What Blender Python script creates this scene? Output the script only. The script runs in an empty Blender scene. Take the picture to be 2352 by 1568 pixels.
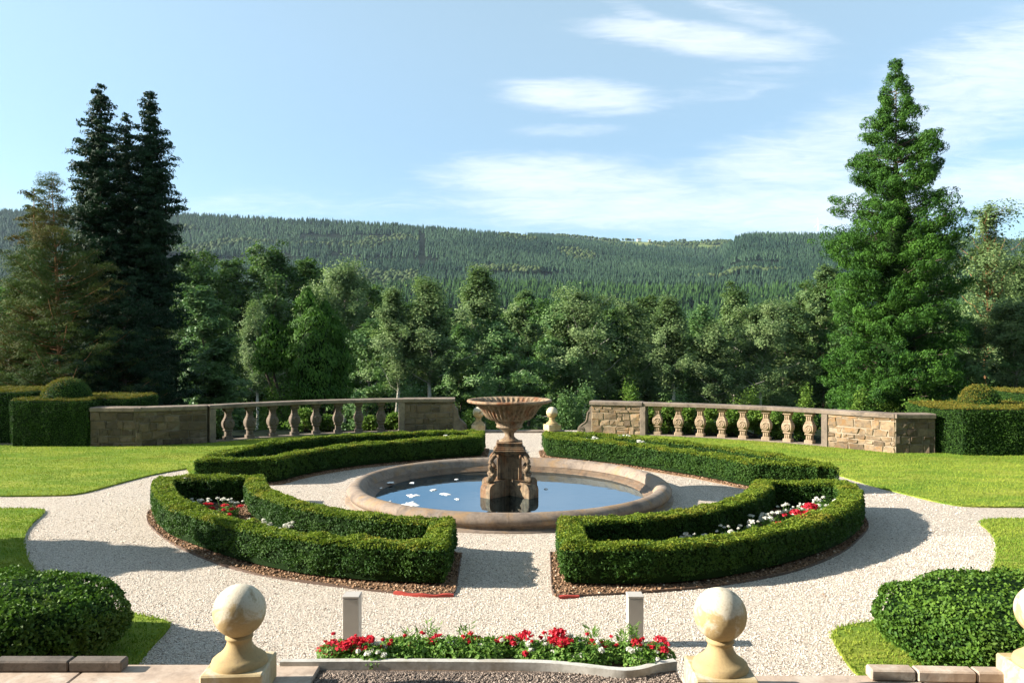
import bpy, math
import numpy as np
from mathutils import Vector

sc = bpy.context.scene
COL = sc.collection
R = math.radians

# ------------------------------------------------------------------ camera
F, CX, CY, EYE = 1786.0, 1176.0, 784.0, 3.0       # survey constants of the 2352 px wide photograph
cam = bpy.data.cameras.new('camera')
cam.sensor_width = 36.0
cam.sensor_fit = 'HORIZONTAL'
cam.lens = F / 2352.0 * 36.0
cam.clip_start = 0.1
cam.clip_end = 20000
camo = bpy.data.objects.new('camera', cam)
COL.objects.link(camo)
camo.location = (0, 0, EYE)
camo.rotation_euler = (R(90), 0, 0)
sc.camera = camo

# ------------------------------------------------------------------ sun, sky, exposure
SUN_EL, SUN_DIR = 24.5, np.array([-1.0, -0.03])   # towards the sun, horizontally
SUN_DIR = SUN_DIR / np.linalg.norm(SUN_DIR)
sun = bpy.data.lights.new('sun', 'SUN')
sun.energy = 5.0
sun.angle = R(0.5)
sun.color = (1.0, 0.93, 0.815)
sun.cycles.use_multiple_importance_sampling = False
suno = bpy.data.objects.new('sun', sun)
COL.objects.link(suno)
sd = Vector((SUN_DIR[0] * math.cos(R(SUN_EL)), SUN_DIR[1] * math.cos(R(SUN_EL)), math.sin(R(SUN_EL))))
suno.rotation_euler = sd.to_track_quat('Z', 'Y').to_euler()
suno.location = (-20, -5, 30)

sc.view_settings.view_transform = 'Standard'
sc.view_settings.look = 'None'
sc.view_settings.exposure = 1.65
sc.view_settings.gamma = 1.0
sc.view_settings.use_curve_mapping = False
sc.cycles.max_bounces = 6
sc.cycles.diffuse_bounces = 3
sc.cycles.glossy_bounces = 3
sc.cycles.transmission_bounces = 4
sc.cycles.sample_clamp_indirect = 4.0

SKY_STRENGTH = 0.062


class NT:
    """tiny node-graph helper"""
    def __init__(self, tree):
        self.t = tree

    def n(self, typ, **kw):
        nd = self.t.nodes.new(typ)
        for k, v in kw.items():
            if k == 'ins':
                for i, val in v.items():
                    s = nd.inputs[i]
                    if isinstance(val, bpy.types.NodeSocket):
                        self.t.links.new(val, s)
                    else:
                        s.default_value = val
            else:
                setattr(nd, k, v)
        return nd

    def math(self, op, a, b=0.0, c=0.0, clamp=False):
        nd = self.n('ShaderNodeMath', operation=op, use_clamp=clamp, ins={0: a, 1: b, 2: c})
        return nd.outputs[0]

    def mixc(self, fac, a, b, blend='MIX'):
        nd = self.n('ShaderNodeMix', data_type='RGBA', blend_type=blend)
        for i, val in ((0, fac), (6, a), (7, b)):
            s = nd.inputs[i]
            if isinstance(val, bpy.types.NodeSocket):
                self.t.links.new(val, s)
            elif i == 0:
                s.default_value = val
            else:
                s.default_value = (*val, 1.0) if len(val) == 3 else val
        return nd.outputs[2]

    def ramp(self, fac, stops, interp='LINEAR'):
        nd = self.n('ShaderNodeValToRGB', ins={0: fac})
        cr = nd.color_ramp
        cr.interpolation = interp
        while len(cr.elements) < len(stops):
            cr.elements.new(0.5)
        for e, (p, c) in zip(cr.elements, stops):
            e.position = p
            e.color = (c, c, c, 1) if not hasattr(c, '__len__') else (*c, 1)
        return nd.outputs[0]

    def noise(self, vec, scale, detail=4, rough=0.55, dist=0.0, dim='3D'):
        nd = self.n('ShaderNodeTexNoise', noise_dimensions=dim,
                    ins={'Vector': vec, 'Scale': scale, 'Detail': detail, 'Roughness': rough, 'Distortion': dist})
        return nd.outputs[0]

    def mapv(self, vec, scale=(1, 1, 1), rot=(0, 0, 0), loc=(0, 0, 0)):
        nd = self.n('ShaderNodeMapping', ins={0: vec, 1: loc, 2: rot, 3: scale})
        return nd.outputs[0]


# world: Nishita sky with thin high cloud
world = bpy.data.worlds.new('World')
sc.world = world
world.use_nodes = True
wt = world.node_tree
wt.nodes.clear()
w = NT(wt)
sky = w.n('ShaderNodeTexSky', sky_type='NISHITA', sun_disc=False)
sky.sun_elevation = R(SUN_EL)
sky.sun_rotation = math.atan2(SUN_DIR[0], SUN_DIR[1])
sky.air_density = 1.0
sky.dust_density = 0.6
sky.ozone_density = 1.6
sky.altitude = 300
tc = w.n('ShaderNodeTexCoord')
sep = w.n('ShaderNodeSeparateXYZ', ins={0: tc.outputs['Generated']})
yy = w.math('MAXIMUM', sep.outputs[1], 0.12)
u = w.math('DIVIDE', sep.outputs[0], yy)
v = w.math('DIVIDE', sep.outputs[2], yy)
uv = w.n('ShaderNodeCombineXYZ', ins={0: u, 1: v, 2: 0.0}).outputs[0]
CLOUDS = [  # centre (photo px), half sizes, tilt, amount
    (1600, 88, 330, 48, -6, 1.0), (1480, 40, 160, 30, -24, 0.5), (1340, 222, 230, 48, -3, 1.0), (1300, 298, 160, 22, 2, 0.45),
    (1290, 412, 360, 72, -3, 1.0), (1420, 475, 520, 75, 0, 0.95), (1980, 330, 600, 130, 16, 0.85), (2300, 170, 460, 150, 20, 0.85),
    (1900, 470, 520, 90, 4, 0.95), (2300, 420, 400, 90, 8, 0.8), (1720, 30, 260, 40, -18, 0.5), (700, 470, 700, 50, 0, 0.25), (1700, 200, 260, 50, 12, 0.3)]
n1 = w.noise(w.mapv(uv, scale=(5, 22, 1), rot=(0, 0, R(-4))), 1.6, 8, 0.62, 0.9)
n2 = w.noise(w.mapv(uv, scale=(2.2, 7, 1), rot=(0, 0, R(-10))), 2.0, 5, 0.6, 0.5)
tot = None
for (px, py, sx, sy, tilt, am) in CLOUDS:
    m = w.n('ShaderNodeMapping', vector_type='TEXTURE', ins={0: uv, 1: ((px - CX) / F, (CY - py) / F, 0), 2: (0, 0, R(tilt)), 3: (sx / F, sy / F, 1)})
    ln = w.n('ShaderNodeVectorMath', operation='LENGTH', ins={0: m.outputs[0]}).outputs['Value']
    g = w.math('MULTIPLY', w.n('ShaderNodeMapRange', interpolation_type='SMOOTHERSTEP', ins={0: ln, 1: 0.1, 2: 1.35, 3: 1.0, 4: 0.0}).outputs[0], am)
    tot = g if tot is None else w.math('MAXIMUM', tot, g)
nn = w.math('ADD', w.math('MULTIPLY', n1, 0.75), w.math('MULTIPLY', n2, 0.55))
n3 = w.noise(w.mapv(uv, scale=(7, 48, 1), rot=(0, 0, R(-7)), loc=(3, 5, 0)), 1.5, 9, 0.68, 1.4)
rag = w.math('ADD', w.math('MULTIPLY', w.math('SUBTRACT', nn, 0.65), 1.25), w.math('MULTIPLY', w.math('SUBTRACT', n3, 0.5), 1.1))
cf = w.n('ShaderNodeMapRange', interpolation_type='SMOOTHSTEP', ins={0: w.math('ADD', w.math('MULTIPLY', tot, 1.0), rag), 1: 0.02, 2: 1.28, 3: 0.0, 4: 1.0}).outputs[0]
cf = w.math('MULTIPLY', cf, w.n('ShaderNodeMapRange', ins={0: tot, 1: 0.0, 2: 0.22, 3: 0.0, 4: 1.0}).outputs[0], clamp=True)
front = w.n('ShaderNodeMapRange', ins={0: sep.outputs[1], 1: 0.15, 2: 0.4, 3: 0.0, 4: 1.0}).outputs[0]
cf = w.math('MULTIPLY', w.math('MULTIPLY', cf, front), 0.68)
up = w.n('ShaderNodeMapRange', ins={0: sep.outputs[2], 1: -0.02, 2: 0.05, 3: 0.0, 4: 1.0}).outputs[0]
cloudcol = (6.2, 6.5, 7.0, 1)
skyb = w.mixc(1.0, sky.outputs[0], (0.9, 1.0, 1.03), 'MULTIPLY')
zl = w.n('ShaderNodeMapRange', interpolation_type='SMOOTHSTEP', ins={0: sep.outputs[2], 1: 0.05, 2: 0.42, 3: 0.0, 4: 1.0}).outputs[0]
skyb = w.mixc(zl, skyb, (1.2, 1.42, 1.08), 'ADD')
skyc = w.mixc(cf, skyb, cloudcol)
bg = w.n('ShaderNodeBackground', ins={0: skyc, 1: SKY_STRENGTH})
wo = w.n('ShaderNodeOutputWorld', ins={0: bg.outputs[0]})


# ------------------------------------------------------------------ helpers
def at(px, py, D):
    return np.array([(px - CX) / F * D, D, EYE - (py - CY) / F * D])


def gp(px, py, z=0.0):
    D = (EYE - z) * F / (py - CY)
    return np.array([(px - CX) / F * D, D, z])


def g2(pts, z=0.0):
    return np.array([gp(a, b, z)[:2] for a, b in pts])


def tag(o, label=None, cat=None, group=None, kind=None):
    if label: o['label'] = label
    if cat: o['category'] = cat
    if group: o['group'] = group
    if kind: o['kind'] = kind
    return o


def empty(name, loc, label=None, cat=None, group=None, rz=0.0):
    o = bpy.data.objects.new(name, None)
    COL.objects.link(o)
    o.location = loc
    o.rotation_euler = (0, 0, rz)
    o.empty_display_size = 0.2
    return tag(o, label, cat, group)


def link_mesh(name, me, parent=None, loc=(0, 0, 0)):
    o = bpy.data.objects.new(name, me)
    COL.objects.link(o)
    o.location = loc
    if parent is not None:
        o.parent = parent
    return o


def mk_mesh(name, V, Fs, mats, smooth=False, tint=None, midx=None, uv=None):
    V = np.asarray(V, np.float32)
    Fs = [np.asarray(f, np.int32) for f in Fs if len(f)]
    me = bpy.data.meshes.new(name)
    me.vertices.add(len(V))
    me.vertices.foreach_set('co', V.ravel())
    loops = np.concatenate([f.ravel() for f in Fs])
    tot = np.concatenate([np.full(len(f), f.shape[1], np.int32) for f in Fs])
    start = np.concatenate([[0], np.cumsum(tot)[:-1]]).astype(np.int32)
    me.loops.add(len(loops))
    me.loops.foreach_set('vertex_index', loops)
    me.polygons.add(len(tot))
    me.polygons.foreach_set('loop_start', start)
    if midx is not None:
        me.polygons.foreach_set('material_index', np.asarray(midx, np.int32))
    if smooth is not False:
        me.polygons.foreach_set('use_smooth', np.full(len(tot), True) if smooth is True else np.asarray(smooth, bool))
    for m in (mats if isinstance(mats, (list, tuple)) else [mats]):
        me.materials.append(m)
    if tint is not None:
        a = me.attributes.new('tint', 'FLOAT', 'POINT')
        a.data.foreach_set('value', np.asarray(tint, np.float32))
    me.update(calc_edges=True)
    me.validate()
    return me


class G:
    """collects shapes that become one mesh"""
    def __init__(self):
        self.V, self.F, self.M, self.S, self.T, self.n = [], [], [], [], [], 0

    def add(self, V, F, m=0, smooth=False, tint=0.5):
        V = np.asarray(V, float)
        if len(V) == 0: return
        for f in (F if isinstance(F, list) and len(F) and np.asarray(F[0]).ndim == 2 else [np.asarray(F)]):
            f = np.asarray(f)
            if len(f) == 0: continue
            self.F.append(f + self.n)
            self.M.append(np.full(len(f), m))
            self.S.append(np.full(len(f), bool(smooth)))
        self.V.append(V)
        self.T.append(np.full(len(V), tint) if np.isscalar(tint) else np.asarray(tint))
        self.n += len(V)

    def box(self, c, s, rz=0.0, bev=0.0, m=0, tint=0.5, jitter=0.0, rng=None):
        hx, hy, hz = s[0] / 2, s[1] / 2, s[2] / 2
        b = min(bev, hx * .9, hy * .9, hz * .9)
        if b <= 0:
            V = np.array([[x, y, z] for z in (-hz, hz) for x, y in ((-hx, -hy), (hx, -hy), (hx, hy), (-hx, hy))])
            Fq = np.array([[3, 2, 1, 0], [4, 5, 6, 7], [0, 1, 5, 4], [1, 2, 6, 5], [2, 3, 7, 6], [3, 0, 4, 7]])
            Fl = [Fq]
        else:   # chamfered box: 24 vertices
            idx, V = {}, []
            for sx in (-1, 1):
                for sy in (-1, 1):
                    for sz in (-1, 1):
                        for a in range(3):
                            p = [sx * (hx - b), sy * (hy - b), sz * (hz - b)]
                            p[a] = (sx, sy, sz)[a] * (hx, hy, hz)[a]
                            idx[(sx, sy, sz, a)] = len(V)
                            V.append(p)
            V = np.array(V)
            Q, T = [], []
            for a in range(3):
                o1, o2 = [k for k in range(3) if k != a]
                for s_ in (-1, 1):
                    loop = []
                    for (p, q) in ((-1, -1), (1, -1), (1, 1), (-1, 1)):
                        k = [0, 0, 0]
                        k[a], k[o1], k[o2] = s_, p, q
                        loop.append(idx[(*k, a)])
                    Q.append(loop)
            for a in range(3):       # edges along axis a
                o1, o2 = [k for k in range(3) if k != a]
                for p in (-1, 1):
                    for q in (-1, 1):
                        k1, k2 = [0, 0, 0], [0, 0, 0]
                        k1[a], k2[a] = -1, 1
                        for k in (k1, k2):
                            k[o1], k[o2] = p, q
                        Q.append([idx[(*k1, o1)], idx[(*k2, o1)], idx[(*k2, o2)], idx[(*k1, o2)]])
            for sx in (-1, 1):
                for sy in (-1, 1):
                    for sz in (-1, 1):
                        T.append([idx[(sx, sy, sz, a)] for a in range(3)])
            Fl = [np.array(Q), np.array(T)]
            Fl = [orient(V, f) for f in Fl]
        if jitter and rng is not None:
            V = V + rng.normal(0, jitter, V.shape)
        ca, sa = math.cos(rz), math.sin(rz)
        X = V[:, 0] * ca - V[:, 1] * sa + c[0]
        Y = V[:, 0] * sa + V[:, 1] * ca + c[1]
        self.add(np.c_[X, Y, V[:, 2] + c[2]], Fl, m, False, tint)

    def tube(self, P, r, n=8, m=0, smooth=True, tint=0.5, caps=True):
        P = np.asarray(P, float)
        r = np.full(len(P), r) if np.isscalar(r) else np.asarray(r, float)
        T = np.gradient(P, axis=0)
        T /= np.linalg.norm(T, axis=1)[:, None] + 1e-9
        ref = np.array([0, 0, 1.0]) if abs(T[:, 2]).mean() < .8 else np.array([1.0, 0, 0])
        A = np.cross(T, ref)
        A /= np.linalg.norm(A, axis=1)[:, None] + 1e-9
        B = np.cross(T, A)
        th = np.linspace(0, 2 * np.pi, n, endpoint=False)
        V = (P[:, None] + r[:, None, None] * (np.cos(th)[None, :, None] * A[:, None] + np.sin(th)[None, :, None] * B[:, None])).reshape(-1, 3)
        k = len(P)
        i, j = np.meshgrid(np.arange(k - 1), np.arange(n), indexing='ij')
        jn = (j + 1) % n
        Fq = np.stack([i * n + j, i * n + jn, (i + 1) * n + jn, (i + 1) * n + j], -1).reshape(-1, 4)[:, ::-1]
        Fl = [Fq]
        if caps:
            Fl += [np.arange(n)[None, :], ((k - 1) * n + np.arange(n))[None, ::-1]]
        self.add(V, Fl, m, smooth, tint)

    def lathe(self, prof, n=48, m=0, smooth=True, c=(0, 0, 0), a0=0.0, a1=2 * np.pi, mod=None, tint=0.5, closed=False):
        prof = np.asarray(prof, float)
        full = abs(a1 - a0 - 2 * np.pi) < 1e-6
        th = np.linspace(a0, a1, n, endpoint=not full)
        k, nt = len(prof), len(th)
        rr = np.repeat(prof[:, 0][:, None], nt, 1)
        if mod is not None:
            rr = rr * mod(np.arange(k)[:, None], th[None, :])
        V = np.stack([rr * np.cos(th), rr * np.sin(th), np.repeat(prof[:, 1][:, None], nt, 1)], -1).reshape(-1, 3) + np.asarray(c)
        ii = np.arange(k if closed else k - 1)
        i, j = np.meshgrid(ii, np.arange(nt if full else nt - 1), indexing='ij')
        i2 = (i + 1) % k
        jn = (j + 1) % nt
        Fq = np.stack([i * nt + j, i * nt + jn, i2 * nt + jn, i2 * nt + j], -1).reshape(-1, 4)
        Fl = [Fq]
        if closed == 'caps' and not full:
            Fl += [(np.arange(k) * nt)[None, :], (np.arange(k) * nt + nt - 1)[None, ::-1]]
        self.add(V, Fl, m, smooth, tint)

    def slab(self, poly, z0, z1, m=0, tint=0.5):
        poly = np.asarray(poly, float)
        a = np.sum(poly[:, 0] * np.roll(poly[:, 1], -1) - np.roll(poly[:, 0], -1) * poly[:, 1])
        if a < 0: poly = poly[::-1]
        n = len(poly)
        V = np.r_[np.c_[poly, np.full(n, z0)], np.c_[poly, np.full(n, z1)]]
        i = np.arange(n)
        j = (i + 1) % n
        self.add(V, [np.stack([i, j, j + n, i + n], 1), (np.arange(n) + n)[None, :]], m, False, tint)

    def mesh(self, name, mats):
        # group faces by size so that mk_mesh keeps the order
        return mk_mesh(name, np.concatenate(self.V), self.F, mats, np.concatenate(self.S), np.concatenate(self.T), np.concatenate(self.M))

    def obj(self, name, mats, parent=None, loc=(0, 0, 0)):
        return link_mesh(name, self.mesh(name, mats), parent, loc)


def orient(V, f):
    c = V.mean(0)
    out = []
    for q in f:
        p = V[q]
        nrm = np.cross(p[1] - p[0], p[2] - p[0])
        out.append(q if np.dot(nrm, p.mean(0) - c) > 0 else q[::-1])
    return np.array(out)


def unit(v):
    return v / (np.linalg.norm(v, axis=-1, keepdims=True) + 1e-9)


def leaf_quads(C, N, size, rng, aspect=0.55, tdir=None, fold=0.2):
    n = len(C)
    N = unit(N)
    t = rng.normal(size=(n, 3)) if tdir is None else tdir + rng.normal(size=(n, 3)) * 0.35
    t = unit(t - N * np.sum(t * N, 1)[:, None])
    b = np.cross(N, t)
    s = (size * rng.uniform(0.65, 1.3, n))[:, None]
    V = np.stack([C - t * s, C + b * s * aspect + N * s * fold, C + t * s, C - b * s * aspect + N * s * fold], 1).reshape(-1, 3)
    Fq = np.arange(n * 4).reshape(-1, 4)
    return V, Fq


def resample(P, step, closed=False):
    P = np.asarray(P, float)
    if closed: P = np.r_[P, P[:1]]
    d = np.r_[0, np.cumsum(np.linalg.norm(np.diff(P, axis=0), axis=1))]
    n = max(2, int(round(d[-1] / step)))
    s = np.linspace(0, d[-1], n + 1)
    Q = np.stack([np.interp(s, d, P[:, k]) for k in range(P.shape[1])], 1)
    return Q[:-1] if closed else Q


def smooth_path(P, it=2):
    P = np.asarray(P, float)
    for _ in range(it):       # Chaikin with fixed ends
        Q = [P[0]]
        for a, b in zip(P[:-1], P[1:]):
            Q += [a * .75 + b * .25, a * .25 + b * .75]
        Q.append(P[-1])
        P = np.array(Q)
    return P


def offset_poly(P, d):
    """inward (d>0) offset of a closed polygon"""
    P = np.asarray(P, float)
    a = np.sum(P[:, 0] * np.roll(P[:, 1], -1) - np.roll(P[:, 0], -1) * P[:, 1])
    if a < 0: P = P[::-1]
    e1 = unit(P - np.roll(P, 1, 0))
    e2 = unit(np.roll(P, -1, 0) - P)
    n1 = np.c_[-e1[:, 1], e1[:, 0]]
    n2 = np.c_[-e2[:, 1], e2[:, 0]]
    m = unit(n1 + n2)
    k = 1 / np.maximum(np.sum(m * n1, 1), 0.45)
    return P, P + m * (d * k)[:, None]


def inside(poly, pts):
    x, y = pts[:, 0], pts[:, 1]
    ins = np.zeros(len(pts), bool)
    n = len(poly)
    for i in range(n):
        x1, y1 = poly[i]
        x2, y2 = poly[(i + 1) % n]
        c = ((y1 > y) != (y2 > y)) & (x < (x2 - x1) * (y - y1) / (y2 - y1 + 1e-12) + x1)
        ins ^= c
    return ins


def scatter(poly, dens, rng):
    poly = np.asarray(poly)
    lo, hi = poly.min(0), poly.max(0)
    n = int(np.prod(hi - lo) * dens)
    p = rng.uniform(lo, hi, (n, 2))
    return p[inside(poly, p)]


# ------------------------------------------------------------------ materials
def mat(name):
    m = bpy.data.materials.new(name)
    m.use_nodes = True
    m.node_tree.nodes.clear()
    t = NT(m.node_tree)
    out = t.n('ShaderNodeOutputMaterial')
    return m, t, out


def principled(t, out, col, rough=0.8, spec=0.3, bump=None, bstr=0.3, bdist=0.01, **kw):
    p = t.n('ShaderNodeBsdfPrincipled')
    for k, val in (('Base Color', col), ('Roughness', rough), ('Specular IOR Level', spec)):
        if isinstance(val, bpy.types.NodeSocket):
            t.t.links.new(val, p.inputs[k])
        else:
            p.inputs[k].default_value = (*val, 1) if hasattr(val, '__len__') and len(val) == 3 else val
    for k, val in kw.items():
        p.inputs[k].default_value = val
    if bump is not None:
        b = t.n('ShaderNodeBump', ins={'Strength': bstr, 'Distance': bdist, 'Height': bump})
        t.t.links.new(b.outputs[0], p.inputs['Normal'])
    t.t.links.new(p.outputs[0], out.inputs[0])
    return p


def leaf_mat(name, ca, cb, trans=0.35, rough=0.5, spec=0.35, nscale=1.2, cc=None):
    spec *= 0.55
    rough = min(0.75, rough + 0.1)
    """leaf colour runs from ca to cb with the leaf's own tint, cc for odd clumps"""
    m, t, out = mat(name)
    at_ = t.n('ShaderNodeAttribute', attribute_name='tint')
    tcn = t.n('ShaderNodeTexCoord')
    nz = t.noise(tcn.outputs['Object'], nscale, 3, 0.6)
    f = t.math('ADD', at_.outputs['Fac'], t.math('MULTIPLY', t.math('SUBTRACT', nz, 0.5), 0.7), clamp=True)
    col = t.mixc(f, ca, cb)
    if cc is not None:
        nz2 = t.noise(tcn.outputs['Object'], nscale * 0.8, 3, 0.6, 0.4)
        col = t.mixc(t.ramp(nz2, [(0.52, 0.0), (0.68, 0.8)]), col, cc)
    p = t.n('ShaderNodeBsdfPrincipled', ins={'Base Color': col, 'Roughness': rough, 'Specular IOR Level': spec})
    tr = t.n('ShaderNodeBsdfTranslucent', ins={0: t.mixc(0.35, col, (0.25, 0.4, 0.03), 'SOFT_LIGHT')})
    mx = t.n('ShaderNodeMixShader', ins={0: trans, 1: p.outputs[0], 2: tr.outputs[0]})
    t.t.links.new(mx.outputs[0], out.inputs[0])
    return m


def stone_mat(name, base, light, dark, stain=None, scale=6.0, streak=0.0, bstr=0.35, rough=0.88, lich=None, spec=0.25):
    m, t, out = mat(name)
    tcn = t.n('ShaderNodeTexCoord')
    ob = tcn.outputs['Object']
    big = t.noise(ob, scale * 0.35, 5, 0.62, 0.4)
    fine = t.noise(ob, scale * 9, 5, 0.7)
    mid = t.noise(ob, scale * 1.7, 5, 0.65, 0.3)
    at_ = t.n('ShaderNodeAttribute', attribute_name='tint')
    col = t.mixc(t.ramp(big, [(0.34, 0.0), (0.68, 1.0)]), base, light)
    col = t.mixc(t.ramp(mid, [(0.48, 0.0), (0.7, 0.85)]), col, dark)
    if stain is not None:
        st = t.noise(t.mapv(ob, scale=(1, 1, 0.28 if streak else 1), loc=(3, 1, 2)), scale * 1.1, 5, 0.65, 0.5)
        col = t.mixc(t.ramp(st, [(0.5, 0.0), (0.66, 0.9)]), col, stain)
    if lich is not None:
        lc = t.noise(t.mapv(ob, loc=(7, 3, 5)), scale * 3.2, 6, 0.75)
        col = t.mixc(t.ramp(lc, [(0.6, 0.0), (0.68, 0.75)]), col, lich)
    if streak:
        sk = t.noise(t.mapv(ob, scale=(9, 9, 0.7)), scale * 0.5, 4, 0.6)
        col = t.mixc(t.math('MULTIPLY', t.ramp(sk, [(0.5, 0.0), (0.68, 1.0)]), streak), col, dark)
    # each block's own shade
    v_ = t.n('ShaderNodeHueSaturation', ins={'Hue': 0.5, 'Saturation': 1.0, 'Value': t.n('ShaderNodeMapRange', ins={0: at_.outputs['Fac'], 1: 0.0, 2: 1.0, 3: 0.62, 4: 1.38}).outputs[0], 'Fac': 1.0, 'Color': col})
    col = t.mixc(t.math('MULTIPLY', t.ramp(fine, [(0.35, 1.0), (0.5, 0.0)]), 0.35), v_.outputs[0], dark)
    h = t.math('ADD', t.math('MULTIPLY', fine, 0.5), mid)
    principled(t, out, col, rough, spec, h, bstr, 0.012)
    return m


M = {}
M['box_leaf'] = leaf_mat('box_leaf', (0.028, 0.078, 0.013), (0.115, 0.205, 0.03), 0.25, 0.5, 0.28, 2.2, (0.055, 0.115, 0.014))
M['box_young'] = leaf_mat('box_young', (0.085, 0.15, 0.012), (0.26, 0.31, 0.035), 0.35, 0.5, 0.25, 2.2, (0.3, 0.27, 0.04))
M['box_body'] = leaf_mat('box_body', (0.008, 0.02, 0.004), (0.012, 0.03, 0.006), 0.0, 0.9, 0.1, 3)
M['dome_leaf'] = leaf_mat('dome_leaf', (0.03, 0.085, 0.011), (0.13, 0.23, 0.026), 0.25, 0.48, 0.32, 1.6, (0.09, 0.125, 0.022))
M['yew_leaf'] = leaf_mat('yew_leaf', (0.016, 0.048, 0.009), (0.07, 0.15, 0.02), 0.15, 0.5, 0.3, 1.5)
M['yew_young'] = leaf_mat('yew_young', (0.06, 0.1, 0.014), (0.24, 0.18, 0.025), 0.25, 0.5, 0.3, 2.0)
M['grass'] = leaf_mat('grass', (0.12, 0.22, 0.024), (0.4, 0.43, 0.06), 0.3, 0.6, 0.15, 0.8, (0.2, 0.22, 0.03))
M['birch_leaf'] = leaf_mat('birch_leaf', (0.075, 0.14, 0.045), (0.26, 0.34, 0.135), 0.35, 0.5, 0.35, 0.7)
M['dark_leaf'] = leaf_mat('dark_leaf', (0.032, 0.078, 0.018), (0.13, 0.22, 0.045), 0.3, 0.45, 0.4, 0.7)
M['maple_leaf'] = leaf_mat('maple_leaf', (0.048, 0.12, 0.032), (0.18, 0.29, 0.09), 0.3, 0.42, 0.45, 0.7)
M['alder_leaf'] = leaf_mat('alder_leaf', (0.06, 0.12, 0.036), (0.2, 0.28, 0.095), 0.33, 0.45, 0.4, 0.8)
M['shrub_leaf'] = leaf_mat('shrub_leaf', (0.06, 0.14, 0.02), (0.2, 0.3, 0.05), 0.35, 0.5, 0.3, 1.4)
M['cypress_leaf'] = leaf_mat('cypress_leaf', (0.013, 0.055, 0.009), (0.085, 0.2, 0.022), 0.25, 0.5, 0.3, 0.6)
M['fir_leaf'] = leaf_mat('fir_leaf', (0.008, 0.026, 0.011), (0.026, 0.06, 0.024), 0.15, 0.55, 0.25, 0.6)
M['pine_leaf'] = leaf_mat('pine_leaf', (0.028, 0.058, 0.016), (0.09, 0.125, 0.03), 0.2, 0.6, 0.15, 0.5, (0.14, 0.085, 0.022))
M['juniper_leaf'] = leaf_mat('juniper_leaf', (0.035, 0.1, 0.016), (0.12, 0.24, 0.035), 0.25, 0.5, 0.25, 0.9)
M['plant_leaf'] = leaf_mat('plant_leaf', (0.06, 0.15, 0.02), (0.2, 0.33, 0.06), 0.35, 0.45, 0.35, 6.0)
M['red_petal'] = leaf_mat('red_petal', (0.48, 0.012, 0.03), (0.72, 0.06, 0.09), 0.3, 0.5, 0.2, 9.0)
M['white_petal'] = leaf_mat('white_petal', (0.68, 0.66, 0.58), (0.82, 0.81, 0.76), 0.3, 0.6, 0.2, 9.0)
M['conifer_far_hazed'] = leaf_mat('conifer_far_hazed', (0.008, 0.025, 0.016), (0.042, 0.078, 0.04), 0.0, 0.7, 0.1, 0.006)  # bluish green: part of the distance haze is put into this colour
M['conifer_near'] = leaf_mat('conifer_near', (0.01, 0.03, 0.009), (0.046, 0.095, 0.024), 0.0, 0.7, 0.1, 0.01)
M['broad_far'] = leaf_mat('broad_far', (0.026, 0.05, 0.018), (0.065, 0.085, 0.032), 0.0, 0.7, 0.1, 0.02)


def bark(name, a, b, sc_=8.0):
    m, t, out = mat(name)
    o = t.n('ShaderNodeTexCoord').outputs['Object']
    n_ = t.noise(t.mapv(o, scale=(1, 1, 0.25)), sc_, 5, 0.65)
    principled(t, out, t.mixc(t.ramp(n_, [(0.35, 0.0), (0.65, 1.0)]), a, b), 0.9, 0.2, n_, 0.6, 0.02)
    return m


M['bark'] = bark('bark', (0.05, 0.04, 0.03), (0.13, 0.1, 0.075))
M['pale_bark'] = bark('pale_bark', (0.24, 0.215, 0.175), (0.55, 0.51, 0.44), 5)
M['orange_bark'] = bark('orange_bark', (0.2, 0.09, 0.04), (0.36, 0.19, 0.09), 6)

M['ball_stone'] = stone_mat('ball_stone', (0.4, 0.29, 0.13), (0.48, 0.41, 0.28), (0.28, 0.2, 0.1), (0.5, 0.46, 0.37), 3.2, 0.0, 0.2, lich=(0.25, 0.2, 0.13))
m, t, out = mat('weathered_ball')
o_ = t.n('ShaderNodeTexCoord').outputs['Object']
oi = t.n('ShaderNodeObjectInfo')
of = t.n('ShaderNodeVectorMath', operation='ADD', ins={0: o_, 1: t.n('ShaderNodeCombineXYZ', ins={0: t.math('MULTIPLY', oi.outputs['Random'], 9.0), 1: t.math('MULTIPLY', oi.outputs['Random'], 17.0), 2: 0.0}).outputs[0]}).outputs[0]
zz = t.n('ShaderNodeSeparateXYZ', ins={0: o_}).outputs[2]
n1_ = t.noise(of, 5.5, 5, 0.62, 0.6)
n2_ = t.noise(of, 11, 6, 0.7, 0.4)
n3_ = t.noise(of, 70, 4, 0.7)
f_ = t.math('ADD', t.math('MULTIPLY', t.math('SUBTRACT', zz, 0.6), 0.8), n1_)
c_ = t.mixc(t.ramp(f_, [(0.43, 0.0), (0.55, 1.0)]), (0.38, 0.275, 0.135), (0.54, 0.48, 0.37))
c_ = t.mixc(t.ramp(n2_, [(0.56, 0.0), (0.72, 0.85)]), c_, (0.26, 0.19, 0.11))
c_ = t.mixc(t.ramp(t.noise(t.mapv(of, loc=(4, 4, 4)), 3.4, 5, 0.6, 0.8), [(0.58, 0.0), (0.66, 0.8)]), c_, (0.17, 0.125, 0.085))
c_ = t.mixc(t.math('MULTIPLY', t.ramp(n3_, [(0.3, 1.0), (0.5, 0.0)]), 0.4), c_, (0.25, 0.18, 0.1))
principled(t, out, c_, 0.85, 0.2, t.math('ADD', n3_, n2_), 0.3, 0.008)
M['weathered_ball'] = m
M['fountain_stone'] = stone_mat('fountain_stone', (0.21, 0.135, 0.075), (0.42, 0.32, 0.205), (0.05, 0.034, 0.024), (0.24, 0.09, 0.035), 4.0, 0.75, 0.4, rough=0.75)
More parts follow.
